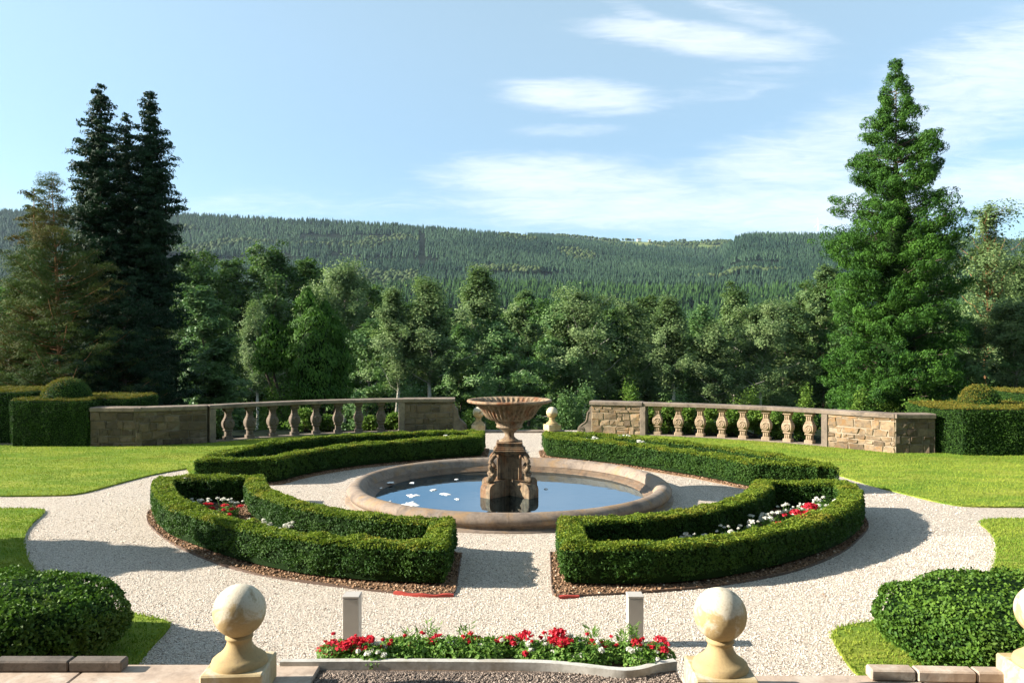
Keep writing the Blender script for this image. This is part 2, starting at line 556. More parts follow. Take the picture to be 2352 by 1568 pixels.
M['pedestal_stone'] = stone_mat('pedestal_stone', (0.14, 0.09, 0.05), (0.3, 0.215, 0.13), (0.035, 0.026, 0.019), (0.21, 0.09, 0.035), 5.0, 0.8, 0.45, rough=0.75)
M['basin_stone'] = stone_mat('basin_stone', (0.2, 0.15, 0.112), (0.27, 0.215, 0.17), (0.095, 0.074, 0.06), (0.27, 0.17, 0.085), 2.6, 0.0, 0.3, rough=0.8, lich=(0.2, 0.17, 0.14))
M['wet_stone'] = stone_mat('wet_stone', (0.05, 0.038, 0.024), (0.09, 0.065, 0.035), (0.02, 0.016, 0.012), None, 4.0, 0.0, 0.3, rough=0.5)
M['ledge_stone'] = stone_mat('ledge_stone', (0.11, 0.075, 0.05), (0.18, 0.125, 0.08), (0.045, 0.034, 0.026), (0.16, 0.09, 0.045), 4.0, 0.0, 0.3, rough=0.55)
M['pool_floor'] = stone_mat('pool_floor', (0.1, 0.1, 0.055), (0.24, 0.22, 0.14), (0.04, 0.045, 0.025), (0.16, 0.15, 0.08), 2.2, 0.0, 0.2, rough=0.8)
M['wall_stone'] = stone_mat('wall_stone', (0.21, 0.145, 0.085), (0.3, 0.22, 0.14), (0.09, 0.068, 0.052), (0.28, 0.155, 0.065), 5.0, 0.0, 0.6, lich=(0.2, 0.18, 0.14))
M['wall_stone_shaded'] = stone_mat('wall_stone_shaded', (0.1, 0.075, 0.05), (0.16, 0.12, 0.085), (0.05, 0.04, 0.03), (0.13, 0.085, 0.05), 5.0, 0.0, 0.6, lich=(0.12, 0.11, 0.09))  # darker copy of the wall stone, shade put into the colour
M['mortar_shaded'] = stone_mat('mortar_shaded', (0.14, 0.12, 0.09), (0.18, 0.15, 0.12), (0.1, 0.08, 0.06), None, 6.0, 0.0, 0.6)  # mortar darkened likewise to stand for shade
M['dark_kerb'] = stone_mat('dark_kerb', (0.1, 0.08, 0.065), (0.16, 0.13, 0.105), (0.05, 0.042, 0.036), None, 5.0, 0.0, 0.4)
M['mortar'] = stone_mat('mortar', (0.3, 0.24, 0.165), (0.37, 0.3, 0.22), (0.22, 0.18, 0.13), None, 6.0, 0.0, 0.6)
M['cap_stone'] = stone_mat('cap_stone', (0.17, 0.13, 0.098), (0.25, 0.2, 0.155), (0.08, 0.065, 0.055), (0.26, 0.2, 0.15), 3.5, 0.0, 0.4, lich=(0.13, 0.115, 0.1))
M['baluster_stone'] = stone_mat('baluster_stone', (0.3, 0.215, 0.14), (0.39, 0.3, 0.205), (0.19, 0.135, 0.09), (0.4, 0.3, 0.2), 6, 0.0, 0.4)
M['baluster_shaded'] = stone_mat('baluster_shaded', (0.13, 0.1, 0.075), (0.19, 0.15, 0.11), (0.07, 0.055, 0.042), None, 6, 0.0, 0.4)  # same balusters darkened for the shaded left side
M['paving_stone'] = stone_mat('paving_stone', (0.36, 0.27, 0.2), (0.43, 0.34, 0.27), (0.24, 0.18, 0.14), (0.46, 0.4, 0.33), 3.0, 0.0, 0.3, lich=(0.2, 0.17, 0.14))
M['white_kerb'] = stone_mat('white_kerb', (0.42, 0.4, 0.36), (0.52, 0.5, 0.46), (0.28, 0.26, 0.22), (0.34, 0.3, 0.24), 4.0, 0.0, 0.15, rough=0.6)

m, t, out = mat('bollard_paint')
o_ = t.n('ShaderNodeTexCoord').outputs['Object']
n_ = t.noise(o_, 7, 5, 0.6)
principled(t, out, t.mixc(n_, (0.35, 0.315, 0.275), (0.45, 0.41, 0.36)), 0.5, 0.4, t.noise(o_, 120, 2), 0.08, 0.002)
M['bollard'] = m
m, t, out = mat('edging_metal')
n_ = t.noise(t.n('ShaderNodeTexCoord').outputs['Object'], 12, 5, 0.7)
principled(t, out, t.mixc(n_, (0.05, 0.035, 0.028), (0.16, 0.1, 0.07)), 0.7, 0.3)
M['edging'] = m
m, t, out = mat('red_rubber')
n_ = t.noise(t.n('ShaderNodeTexCoord').outputs['Object'], 14, 4, 0.7)
principled(t, out, t.mixc(n_, (0.28, 0.03, 0.02), (0.42, 0.07, 0.05)), 0.6, 0.3)
M['red'] = m
m, t, out = mat('white_paint')
n_ = t.noise(t.n('ShaderNodeTexCoord').outputs['Object'], 0.3, 3)
principled(t, out, t.mixc(n_, (0.7, 0.69, 0.66), (0.8, 0.79, 0.76)), 0.7, 0.2)
M['white'] = m
m, t, out = mat('window_glass')
principled(t, out, (0.02, 0.025, 0.03), 0.08, 0.5)
M['pane'] = m
m, t, out = mat('roof_slate')
n_ = t.noise(t.n('ShaderNodeTexCoord').outputs['Object'], 0.6, 4)
principled(t, out, t.mixc(n_, (0.09, 0.08, 0.08), (0.16, 0.12, 0.1)), 0.8, 0.2)
M['roof'] = m
m, t, out = mat('foam')
o_ = t.n('ShaderNodeTexCoord').outputs['Object']
n_ = t.noise(o_, 40, 5, 0.7)
principled(t, out, t.mixc(n_, (0.62, 0.61, 0.58), (0.84, 0.83, 0.8)), 0.8, 0.2, n_, 0.7, 0.01)
M['foam'] = m

# gravel
def gravel_mat(name, cols, scale, gap, dirt):
    m, t, out = mat(name)
    o = t.n('ShaderNodeTexCoord').outputs['Object']
    wob = t.n('ShaderNodeTexNoise', ins={'Vector': o, 'Scale': 30.0, 'Detail': 2.0})
    vec = t.n('ShaderNodeVectorMath', operation='MULTIPLY_ADD', ins={0: wob.outputs['Color'], 1: (0.012, 0.012, 0.0), 2: o}).outputs[0]
    vo = t.n('ShaderNodeTexVoronoi', voronoi_dimensions='2D', ins={'Vector': vec, 'Scale': scale})
    ed = t.n('ShaderNodeTexVoronoi', voronoi_dimensions='2D', feature='DISTANCE_TO_EDGE', ins={'Vector': vec, 'Scale': scale})
    rnd = t.n('ShaderNodeSeparateColor', ins={0: vo.outputs['Color']})
    col = t.ramp(rnd.outputs[0], cols)
    gapf = t.ramp(ed.outputs[0], [(0.02, 1.0), (0.16, 0.0)])
    # some cells lie lower and darker (holes between stones)
    hole = t.ramp(rnd.outputs[1], [(0.8, 0.0), (0.9, 0.8)])
    col = t.mixc(t.math('MAXIMUM', t.math('MULTIPLY', gapf, gap), hole), col, dirt)
    big = t.noise(o, 0.9, 5, 0.65, 0.4)
    col = t.mixc(t.math('MULTIPLY', t.ramp(big, [(0.45, 0.0), (0.75, 1.0)]), 0.28), col, (0.54, 0.45, 0.36))
    h = t.math('SUBTRACT', t.ramp(ed.outputs[0], [(0.0, 0.0), (0.35, 1.0)], 'EASE'), t.math('MULTIPLY', rnd.outputs[2], 0.5))
    principled(t, out, col, 0.9, 0.2, h, 0.85, 0.012)
    return m


M['gravel'] = gravel_mat('gravel', [(0.0, (0.36, 0.27, 0.2)), (0.1, (0.62, 0.52, 0.42)), (0.4, (0.76, 0.67, 0.565)), (0.75, (0.83, 0.75, 0.65)), (1.0, (0.66, 0.55, 0.44))], 66.0, 0.65, (0.15, 0.11, 0.08))
M['dark_gravel'] = gravel_mat('dark_gravel', [(0.0, (0.09, 0.07, 0.06)), (0.5, (0.2, 0.155, 0.125)), (1.0, (0.36, 0.28, 0.23))], 70.0, 0.8, (0.04, 0.03, 0.025))
m, t, out = mat('pebble')
at_ = t.n('ShaderNodeAttribute', attribute_name='tint')
principled(t, out, t.ramp(at_.outputs['Fac'], [(0.0, (0.2, 0.15, 0.12)), (0.2, (0.5, 0.41, 0.32)), (0.6, (0.78, 0.69, 0.58)), (1.0, (0.86, 0.79, 0.69))]), 0.85, 0.2)
M['pebble'] = m
m, t, out = mat('dark_pebble')
at_ = t.n('ShaderNodeAttribute', attribute_name='tint')
principled(t, out, t.ramp(at_.outputs['Fac'], [(0.0, (0.06, 0.05, 0.045)), (0.5, (0.2, 0.155, 0.125)), (1.0, (0.42, 0.34, 0.28))]), 0.85, 0.2)
M['dark_pebble'] = m
m, t, out = mat('mulch')
at_ = t.n('ShaderNodeAttribute', attribute_name='tint')
principled(t, out, t.ramp(at_.outputs['Fac'], [(0.0, (0.06, 0.035, 0.022)), (0.4, (0.2, 0.115, 0.065)), (0.8, (0.4, 0.25, 0.15)), (1.0, (0.6, 0.48, 0.36))]), 0.9, 0.15)
M['mulch'] = m
m, t, out = mat('soil')
o_ = t.n('ShaderNodeTexCoord').outputs['Object']
n_ = t.noise(o_, 45, 6, 0.75)
nb = t.noise(o_, 3, 4, 0.6)
c_ = t.mixc(t.ramp(n_, [(0.35, 0.0), (0.65, 1.0)]), (0.12, 0.07, 0.042), (0.3, 0.18, 0.105))
principled(t, out, t.mixc(t.math('MULTIPLY', nb, 0.4), c_, (0.3, 0.2, 0.12)), 0.95, 0.1, n_, 1.0, 0.03)
M['soil'] = m
m, t, out = mat('lawn_turf')
o_ = t.n('ShaderNodeTexCoord').outputs['Object']
n_ = t.noise(t.mapv(o_, scale=(1, 2.2, 1)), 0.55, 6, 0.65, 0.5)
nf = t.noise(o_, 60, 4, 0.7)
nm = t.noise(t.mapv(o_, scale=(0.5, 2.4, 1)), 2.4, 5, 0.7, 0.3)
c_ = t.mixc(t.ramp(n_, [(0.38, 0.0), (0.62, 1.0)]), (0.15, 0.25, 0.03), (0.4, 0.4, 0.07))
c_ = t.mixc(t.math('MULTIPLY', t.ramp(nm, [(0.45, 0.0), (0.7, 1.0)]), 0.6), c_, (0.09, 0.185, 0.014))
c_ = t.mixc(t.math('MULTIPLY', t.ramp(nf, [(0.4, 1.0), (0.6, 0.0)]), 0.5), c_, (0.06, 0.12, 0.012))
principled(t, out, c_, 0.9, 0.1, nf, 0.9, 0.03)
M['turf'] = m
m, t, out = mat('forest_floor')
o_ = t.n('ShaderNodeTexCoord').outputs['Object']
n_ = t.noise(o_, 0.02, 6, 0.7)
c_ = t.mixc(t.ramp(n_, [(0.35, 0.0), (0.65, 1.0)]), (0.005, 0.01, 0.006), (0.012, 0.02, 0.01))  # near black: tree shade is painted into the floor colour
sp = t.n('ShaderNodeSeparateXYZ', ins={0: o_})
uu = t.math('DIVIDE', sp.outputs[0], t.math('MAXIMUM', sp.outputs[1], 1.0))
# meadows on the far ridge
mk_ = t.math('MULTIPLY', t.n('ShaderNodeMapRange', ins={0: sp.outputs[1], 1: 2500.0, 2: 2560.0, 3: 0.0, 4: 1.0}).outputs[0],
             t.math('MULTIPLY', t.n('ShaderNodeMapRange', ins={0: uu, 1: 0.05, 2: 0.08, 3: 0.0, 4: 1.0}).outputs[0],
                    t.n('ShaderNodeMapRange', ins={0: uu, 1: 0.32, 2: 0.34, 3: 1.0, 4: 0.0}).outputs[0]))
fld = t.mixc(t.ramp(t.noise(o_, 0.009, 3, 0.5), [(0.45, 0.0), (0.55, 1.0)], 'EASE'), (0.1, 0.15, 0.04), (0.2, 0.22, 0.08))
principled(t, out, t.mixc(mk_, c_, fld), 0.95, 0.05)
M['floor'] = m
m, t, out = mat('pool_water')
o_ = t.n('ShaderNodeTexCoord').outputs['Object']
n_ = t.noise(t.mapv(o_, scale=(1.0, 2.0, 1)), 2.2, 3, 0.5)
b_ = t.n('ShaderNodeBump', ins={'Strength': 0.09, 'Distance': 0.02, 'Height': n_})
gl = t.n('ShaderNodeBsdfGlossy', ins={'Color': (0.32, 0.42, 0.5, 1), 'Roughness': 0.01, 'Normal': b_.outputs[0]})
tp = t.n('ShaderNodeBsdfTransparent', ins={0: (0.55, 0.58, 0.5, 1)})
fr = t.n('ShaderNodeFresnel', ins={'IOR': 1.34, 'Normal': b_.outputs[0]})
mx = t.n('ShaderNodeMixShader', ins={0: fr.outputs[0], 1: tp.outputs[0], 2: gl.outputs[0]})
t.t.links.new(mx.outputs[0], out.inputs[0])
M['water'] = m

# ------------------------------------------------------------------ terrain and hills
SKY1 = np.array([(-1400, 470), (-300, 472), (0, 478), (415, 484), (600, 493), (800, 505), (1000, 519), (1150, 531), (1300, 551), (1450, 572), (1600, 588), (1655, 585), (1690, 541), (1720, 533), (1900, 533), (2100, 537), (2352, 548), (2700, 575), (3600, 590)], float)
SKY2 = np.array([(-1400, 500), (900, 520), (1150, 534), (1300, 536), (1400, 545), (1500, 549), (1600, 547), (1690, 549), (1900, 552), (2352, 560), (3600, 590)], float)


def terrain(X, D):
    X, D = np.asarray(X, float), np.asarray(D, float)
    px = CX + F * X / np.maximum(D, 1.0)
    px = np.clip(px, -1400, 3600)
    t1 = (CY - np.interp(px, SKY1[:, 0], SKY1[:, 1])) / F - 0.0055
    t2 = (CY - np.interp(px, SKY2[:, 0], SKY2[:, 1])) / F - 0.004
    near = np.interp(D, [0, 26.4, 27.6, 40, 60, 100, 300, 480, 560], [-0.6, -0.6, -1.5, -4.0, -8, -14, -26, -18, -2])
    z = np.where(D < 560, near, 0)
    za = EYE + D * np.interp(D, [560, 950], [-0.009, 0.066]) + 3.0 * np.sin(px / 160.0 + D / 130.0)
    s = np.clip((D - 1150) / (2000 - 1150), 0, 1)
    zb_t = 0.068 + (t1 - 0.068) * (s ** 0.85)
    zb = EYE + D * zb_t
    z = np.where((D >= 560) & (D < 950), za, z)
    k = np.clip((D - 950) / 200, 0, 1)
    dip = (EYE + 950 * 0.066) * (1 - k) + k * (EYE + 1150 * 0.068) - 18 * np.sin(k * np.pi)
    z = np.where((D >= 950) & (D < 1150), dip, z)
    z = np.where((D >= 1150) & (D < 2000), zb, z)
    # beyond the first crest: dip, then the far ridge
    zc1 = EYE + 2000 * t1
    zc2 = EYE + 3000 * t2
    k = np.clip((D - 2000) / 1000, 0, 1)
    zc = zc1 * (1 - k) + zc2 * k - 70 * np.sin(k * np.pi) ** 1.0 * (t1 > t2 - 0.004)
    z = np.where((D >= 2000) & (D < 3000), zc, z)
    k = np.clip((D - 3000) / 2500, 0, 1)
    z = np.where(D >= 3000, zc2 * (1 - k) + k * 40, z)
    return z


Dv = np.unique(np.r_[np.linspace(0.6, 26.3, 8), np.linspace(26.4, 60, 14), np.geomspace(64, 560, 22), np.linspace(575, 1150, 34), np.linspace(1170, 2000, 34), np.linspace(2030, 3000, 34), np.geomspace(3060, 6000, 14)])
uvv = np.linspace(-1.35, 1.35, 241)
DD, UU = np.meshgrid(Dv, uvv, indexing='ij')
XX = UU * DD
XX = np.where(DD < 40, UU * np.maximum(DD, 28), XX)
ZZ = terrain(XX, DD)
nu = len(uvv)
i, j = np.meshgrid(np.arange(len(Dv) - 1), np.arange(nu - 1), indexing='ij')
Fq = np.stack([i * nu + j, i * nu + j + 1, (i + 1) * nu + j + 1, (i + 1) * nu + j], -1).reshape(-1, 4)
me = mk_mesh('hills', np.stack([XX, DD, ZZ], -1).reshape(-1, 3), [Fq], M['floor'], True)
tag(link_mesh('hills', me), kind='structure')

rng = np.random.default_rng(11)


def vnoise(x, y, s, seed=0):
    """cheap smooth value noise"""
    r = np.random.default_rng(seed).uniform(0, 1, (64, 64))
    a, b = x / s, y / s
    i0, j0 = np.floor(a).astype(int), np.floor(b).astype(int)
    fa, fb = a - i0, b - j0
    fa, fb = fa * fa * (3 - 2 * fa), fb * fb * (3 - 2 * fb)
    g = lambda i, j: r[i % 64, j % 64]
    return (g(i0, j0) * (1 - fa) + g(i0 + 1, j0) * fa) * (1 - fb) + (g(i0, j0 + 1) * (1 - fa) + g(i0 + 1, j0 + 1) * fa) * fb


def far_forest():
    ds, us = [], []
    for d0, d1, sp_ in ((575, 950, 5.8), (1125, 1500, 6.8), (1500, 2030, 8.0), (2030, 3080, 13)):
        n = int(0.5 * 1.64 * (d1 ** 2 - d0 ** 2) / sp_ ** 2)
        ds.append(np.sqrt(rng.uniform(d0 ** 2, d1 ** 2, n)))
        us.append(rng.uniform(-0.82, 0.82, n))
    D, U = np.concatenate(ds), np.concatenate(us)
    X = U * D
    px = CX + F * U
    keep = np.ones(len(D), bool)
    keep &= ~((np.abs(px - 970) < 7.5) & (D > 1340) & (D < 1930))            # firebreak
    # gaps whose near-black floor stands in for the shaded edges of stands
    wob = 120 * (vnoise(px + 2000, D * .3 + 900, 75, 21) - .5) + 60 * (vnoise(px + 2000, D + 900, 28, 22) - .5)
    keep &= ~((np.abs(D - 1480 - 0.16 * (px - 700) + wob) < 44) & (px < 1010) & (px > 380))
    keep &= ~((np.abs(D - 1800 + 0.05 * (px - 600) + wob) < 46) & (px > 690) & (px < 905))
    keep &= ~((np.abs(D - 1300 + 0.05 * (px - 1500) + wob) < 42) & (px > 1000) & (px < 2200) & (vnoise(X, D, 90, 3) > .35))
    keep &= ~((np.abs(D - 1500 + wob) < 48) & (px > 1640) & (px < 1790))
    keep &= ~((np.abs(D - 770 - 0.04 * (px - 1200) + .4 * wob) < 26) & (vnoise(X, D, 70, 4) > .45))
    fld = (D > 2480) & (px > 1270) & (px < 1772)
    keep &= ~(fld & (vnoise(X, D, 90, 8) > 0.34))
    broad = (vnoise(X, D, 150, 5) > 0.88) | ((D > 1130) & (D < 1290) & (px > 780) & (px < 960)) | (fld)
    broad &= (D > 1100)
    D, U, X, broad = D[keep], U[keep], X[keep], broad[keep]
    Z = terrain(X, D) - 0.5
    px = CX + F * U
    lighter = np.clip((vnoise(X, D, 260, 6) - 0.5) * 9, 0, 1) * 0.22 + np.clip((vnoise(X, D, 170, 16) - 0.55) * 9, 0, 1) * 0.18
    lighter += 0.3 * ((px > 400) & (px < 690) & (D > 1480) & (D < 1980))
    # conifers: two stacked jagged cones
    c = ~broad
    n = c.sum()
    h = rng.uniform(11.5, 17, n) * (1 - 0.25 * ((px[c] > 400) & (px[c] < 690) & (D[c] > 1650)))
    r = h * rng.uniform(0.17, 0.22, n)
    k = 6
    th = np.linspace(0, 2 * np.pi, k, endpoint=False)[None] + rng.uniform(0, 6, n)[:, None]
    V = np.zeros((n, 2 * (k + 1), 3))
    for lvl, (zb, zt, rr) in enumerate(((0.12, 0.72, 1.0), (0.45, 1.0, 0.62))):
        o = lvl * (k + 1)
        jag = rng.uniform(0.75, 1.25, (n, k))
        V[:, o:o + k, 0] = np.cos(th) * r[:, None] * rr * jag
        V[:, o:o + k, 1] = np.sin(th) * r[:, None] * rr * jag
        V[:, o:o + k, 2] = h[:, None] * (zb + rng.uniform(-.05, .05, (n, k)))
        V[:, o + k, 2] = h * zt
    V += np.stack([X[c], D[c], Z[c]], -1)[:, None]
    base = (np.arange(n) * 2 * (k + 1))[:, None, None]
    T = np.array([[o + q, o + (q + 1) % k, o + k] for o in (0, k + 1) for q in range(k)])
    Fc = (base + T[None]).reshape(-1, 3)
    tint = np.repeat(np.clip(rng.normal(0.3, 0.16, n) + lighter[c], 0, 1), 2 * (k + 1))
    me = mk_mesh('conifer_forest', V.reshape(-1, 3), [Fc], [M['conifer_far_hazed'], M['conifer_near']], False, tint, np.repeat((D[c] < 1000).astype(int), 2 * k))
    tag(link_mesh('conifer_forest', me), 'dark conifer forest covering the hills across the valley', 'forest', kind='stuff')
    # broadleaf crowns: lumpy low balls
    b = broad
    n = b.sum()
    lat = np.array([[0.35, -0.6], [0.95, -0.15], [0.9, 0.35], [0.5, 0.8]])
    k = 7
    th = np.linspace(0, 2 * np.pi, k, endpoint=False)[None] + rng.uniform(0, 6, n)[:, None]
    R_ = rng.uniform(3.0, 5.6, n)
    V = np.zeros((n, 4 * k + 1, 3))
    for q, (rr, zz) in enumerate(lat):
        jag = rng.uniform(0.75, 1.2, (n, k))
        V[:, q * k:(q + 1) * k, 0] = np.cos(th + q * .4) * R_[:, None] * rr * jag
        V[:, q * k:(q + 1) * k, 1] = np.sin(th + q * .4) * R_[:, None] * rr * jag
        V[:, q * k:(q + 1) * k, 2] = R_[:, None] * (1.35 + zz * 1.1 + rng.uniform(-.15, .15, (n, k)))
    V[:, -1, 2] = R_ * 2.5
    V += np.stack([X[b], D[b], Z[b]], -1)[:, None]
    base = (np.arange(n) * (4 * k + 1))[:, None, None]
    Q = np.array([[q * k + a, q * k + (a + 1) % k, (q + 1) * k + (a + 1) % k, (q + 1) * k + a] for q in range(3) for a in range(k)])
    T = np.array([[3 * k + a, 3 * k + (a + 1) % k, 4 * k] for a in range(k)])
    tint = np.repeat(rng.uniform(0, 1, n), 4 * k + 1)
    me = mk_mesh('broadleaf_wood', V.reshape(-1, 3), [(base + Q[None]).reshape(-1, 4), (base + T[None]).reshape(-1, 3)], M['broad_far'], True, tint)
    tag(link_mesh('broadleaf_wood', me), 'paler broadleaf woodland patches among the conifers on the far hills', 'woodland', kind='stuff')


far_forest()


def far_house(px, D, wx, dy, h, rz, label):
    X = (px - CX) / F * D
    z = float(terrain(X, D)) + 2
    r = empty('house', (X, D, z), label, 'house', 'white houses on the far ridge', rz)
    g = G()
    g.box((0, 0, h / 2), (wx, dy, h))
    g.obj('wall', M['white'], r)
    g = G()
    o = 0.5
    V = [(-wx / 2 - o, -dy / 2 - o, h), (wx / 2 + o, -dy / 2 - o, h), (wx / 2 + o, dy / 2 + o, h), (-wx / 2 - o, dy / 2 + o, h), (-wx / 2 - o, 0, h + dy * .45), (wx / 2 + o, 0, h + dy * .45)]
    g.add(V, [np.array([[0, 1, 5, 4], [2, 3, 4, 5]]), np.array([[0, 4, 3], [1, 2, 5]])])
    g.obj('roof', M['roof'], r)


far_house(1468, 2950, 15, 9, 8, 0.2, 'larger white house among the trees on the far ridge')
far_house(1492, 2930, 10, 8, 6, -0.4, 'smaller pale house right of the larger white one on the ridge')


def turbine(px, D, hub_py):
    X = (px - CX) / F * D
    z0 = float(terrain(X, D))
    hub = EYE + (CY - hub_py) / F * D
    r = empty('wind_turbine', (X, D, z0), 'tiny white wind turbine on the skyline left of the big conifer', 'wind turbine')
    H = hub - z0
    g = G()
    g.tube([(0, 0, 0), (0, 0, H)], [1.4, 0.8], 10)
    g.obj('tower', M['white'], r)
    g = G()
    g.tube([(0, -2, H), (0, 2, H)], [0.9, 1.2], 8)
    g.obj('nacelle', M['white'], r)
    for k in range(3):
        a = R(100 + 120 * k)
        g = G()
        L = 24
        g.tube([(0, -2.3, H), (math.cos(a) * L * .3, -2.3, H + math.sin(a) * L * .3), (math.cos(a) * L, -2.3, H + math.sin(a) * L)], [0.5, 0.9, 0.2], 6)
        g.obj('blade', M['white'], r)


turbine(1879, 3050, 514)

# ------------------------------------------------------------------ garden ground
g = G()
GRAVEL = [(-34, 5.2), (34, 5.2), (34, 26.3), (-34, 26.3)]
th = np.sort(np.r_[np.linspace(0, 2 * np.pi, 96, endpoint=False), [math.atan2(y - 15.3, x + .05) % (2 * np.pi) for x, y in GRAVEL]])
dx_, dy_ = np.cos(th), np.sin(th)
with np.errstate(divide='ignore'):
    k_ = np.minimum(np.where(dx_ > 0, 34.05 / np.maximum(dx_, 1e-9), 33.95 / np.maximum(-dx_, 1e-9)), np.where(dy_ > 0, 11.0 / np.maximum(dy_, 1e-9), 10.1 / np.maximum(-dy_, 1e-9)))
n_ = len(th)
V = np.r_[np.c_[-.05 + 3.1 * dx_, 15.3 + 3.1 * dy_, np.zeros(n_)], np.c_[-.05 + k_ * dx_, 15.3 + k_ * dy_, np.zeros(n_)]]
i = np.arange(n_)
j = (i + 1) % n_
g.add(V, [np.stack([i, i + n_, j + n_, j], 1)])
tag(g.obj('gravel_path', M['gravel']), kind='structure')

g = G()
g.box((0, 26.25, -.8), (68, .1, 1.5))
tag(g.obj('garden_bank', M['floor']), kind='structure')

# hedge plans (outer outline of each bed, metres)
def plan(near, rest):
    return smooth_path(near, 2), rest


BEDS = {
    'FL': [smooth_path([(-6.58, 14.5), (-6.5, 14.05), (-6.25, 13.45), (-5.45, 12.05), (-4.63, 11.27), (-3.91, 10.65), (-3.3, 10.22), (-2.68, 9.87), (-2.1, 9.68), (-1.56, 9.55), (-.80, 9.47)]),
           smooth_path([(-.80, 11.05), (-1.44, 11.17), (-2.07, 11.4), (-2.78, 11.85), (-3.48, 12.45), (-4.2, 13.35), (-4.66, 14.62)])],
    'FR': [smooth_path([(.62, 9.5), (1.33, 9.43), (2.08, 9.5), (2.94, 9.85), (3.97, 10.55), (4.85, 11.33), (5.5, 12.2), (5.95, 13.2), (6.05, 13.95)]),
           smooth_path([(4.42, 14.17), (4.04, 13.25), (3.58, 12.58), (3.02, 12.0), (2.58, 11.75), (2.16, 11.45), (1.58, 11.22), (.64, 11.05)])],
    'BL': [smooth_path([(-.76, 20.2), (-1.3, 19.9), (-2.93, 19.05), (-3.86, 18.35), (-4.63, 17.28), (-4.92, 16.4)]),
           smooth_path([(-6.6, 16.12), (-6.62, 17.3), (-6.3, 18.7), (-5.84, 19.65), (-4.88, 20.4), (-3.83, 21), (-2.38, 21.4), (-.76, 21.6)])],
    'BR': [smooth_path([(6.45, 15.35), (6.4, 15.85), (6.06, 16.75), (5.28, 18.1), (4.49, 19.08), (3.31, 20.2), (1.9, 20.95), (.86, 21.25)]),
           smooth_path([(.86, 20.14), (1.54, 19.6), (2.8, 18.67), (3.44, 17.86), (4.23, 16.96), (4.82, 15.9)])],
}
PLAN = {k: resample(np.r_[a, b], 0.12, True) for k, (a, b) in BEDS.items()}

# lawns
def poly_px(pts):
    return g2(pts)


bl_out = BEDS['BL'][1][::-1]          # from path end back to the left corner
br_out = BEDS['BR'][0]
LAWNS = [
    np.r_[smooth_path(g2([(-420, 1142), (0, 1141), (120, 1140), (180, 1137), (240, 1121), (300, 1104), (360, 1089), (430, 1077)])),
          [(-6.85, 16.7)], BEDS['BL'][1][6:] + np.array([-0.05, 0.08]), [(-1.5, 25.6), (-3.55, 25.62), (-4.4, 25.46), (-5.4, 25.18), (-6.4, 24.74), (-7.34, 24.2), (-8.2, 23.6), (-9.0, 22.9), (-10.66, 22.2), (-26, 22.2), (-26, 15)]],
    np.r_[smooth_path(g2([(1921, 1091), (1996, 1115), (2071, 1134), (2183, 1162), (2258, 1165.6), (2352, 1165.6), (2900, 1168)])),
          [(26, 15), (26, 20.9), (10.28, 20.85), (9.05, 22.03), (7.69, 23.15), (6.47, 23.85), (5.4, 24.35), (4.39, 24.7), (2.62, 25.25), (1.5, 25.6)], BEDS['BR'][0][::-1][:-6] + np.array([0.05, 0.08])],
    np.r_[smooth_path(g2([(-420, 1169), (0, 1170), (85, 1171), (108, 1174), (70, 1206), (50, 1240), (60, 1280), (82, 1320), (130, 1368), (240, 1402), (340, 1420), (394, 1432), (385, 1450), (345, 1490), (318, 1525)])),
          [(-2.95, 6.3), (-9, 6.3), (-16, 10)]],
    np.r_[smooth_path(g2([(1975, 1555), (1954, 1539), (1921, 1490), (1906, 1456), (1940, 1441), (2011, 1430), (2150, 1405), (2240, 1365), (2281, 1317), (2292, 1265), (2281, 1227), (2237, 1195), (2352, 1193), (2900, 1190)])),
          [(16, 10), (9, 6.3), (3.0, 6.3)]],
]
for P in LAWNS:
    g = G()
    g.slab(P, -0.02, 0.03)
    tag(g.obj('lawn', M['turf']), kind='structure')

for P in ([(-1.9, 26.3), (-1.9, 25.76), (-3.55, 25.66), (-5.4, 25.22), (-7.34, 24.25), (-9.0, 22.95), (-10.66, 22.25), (-30, 22.25), (-30, 26.3)],
          [(2.5, 26.3), (2.62, 25.3), (4.39, 24.75), (6.47, 23.9), (7.69, 23.2), (9.05, 22.08), (10.28, 20.9), (30, 20.9), (30, 26.3)]):
    g = G()
    g.slab(P, -.02, .012)
    tag(g.obj('garden_bank', M['floor']), kind='structure')

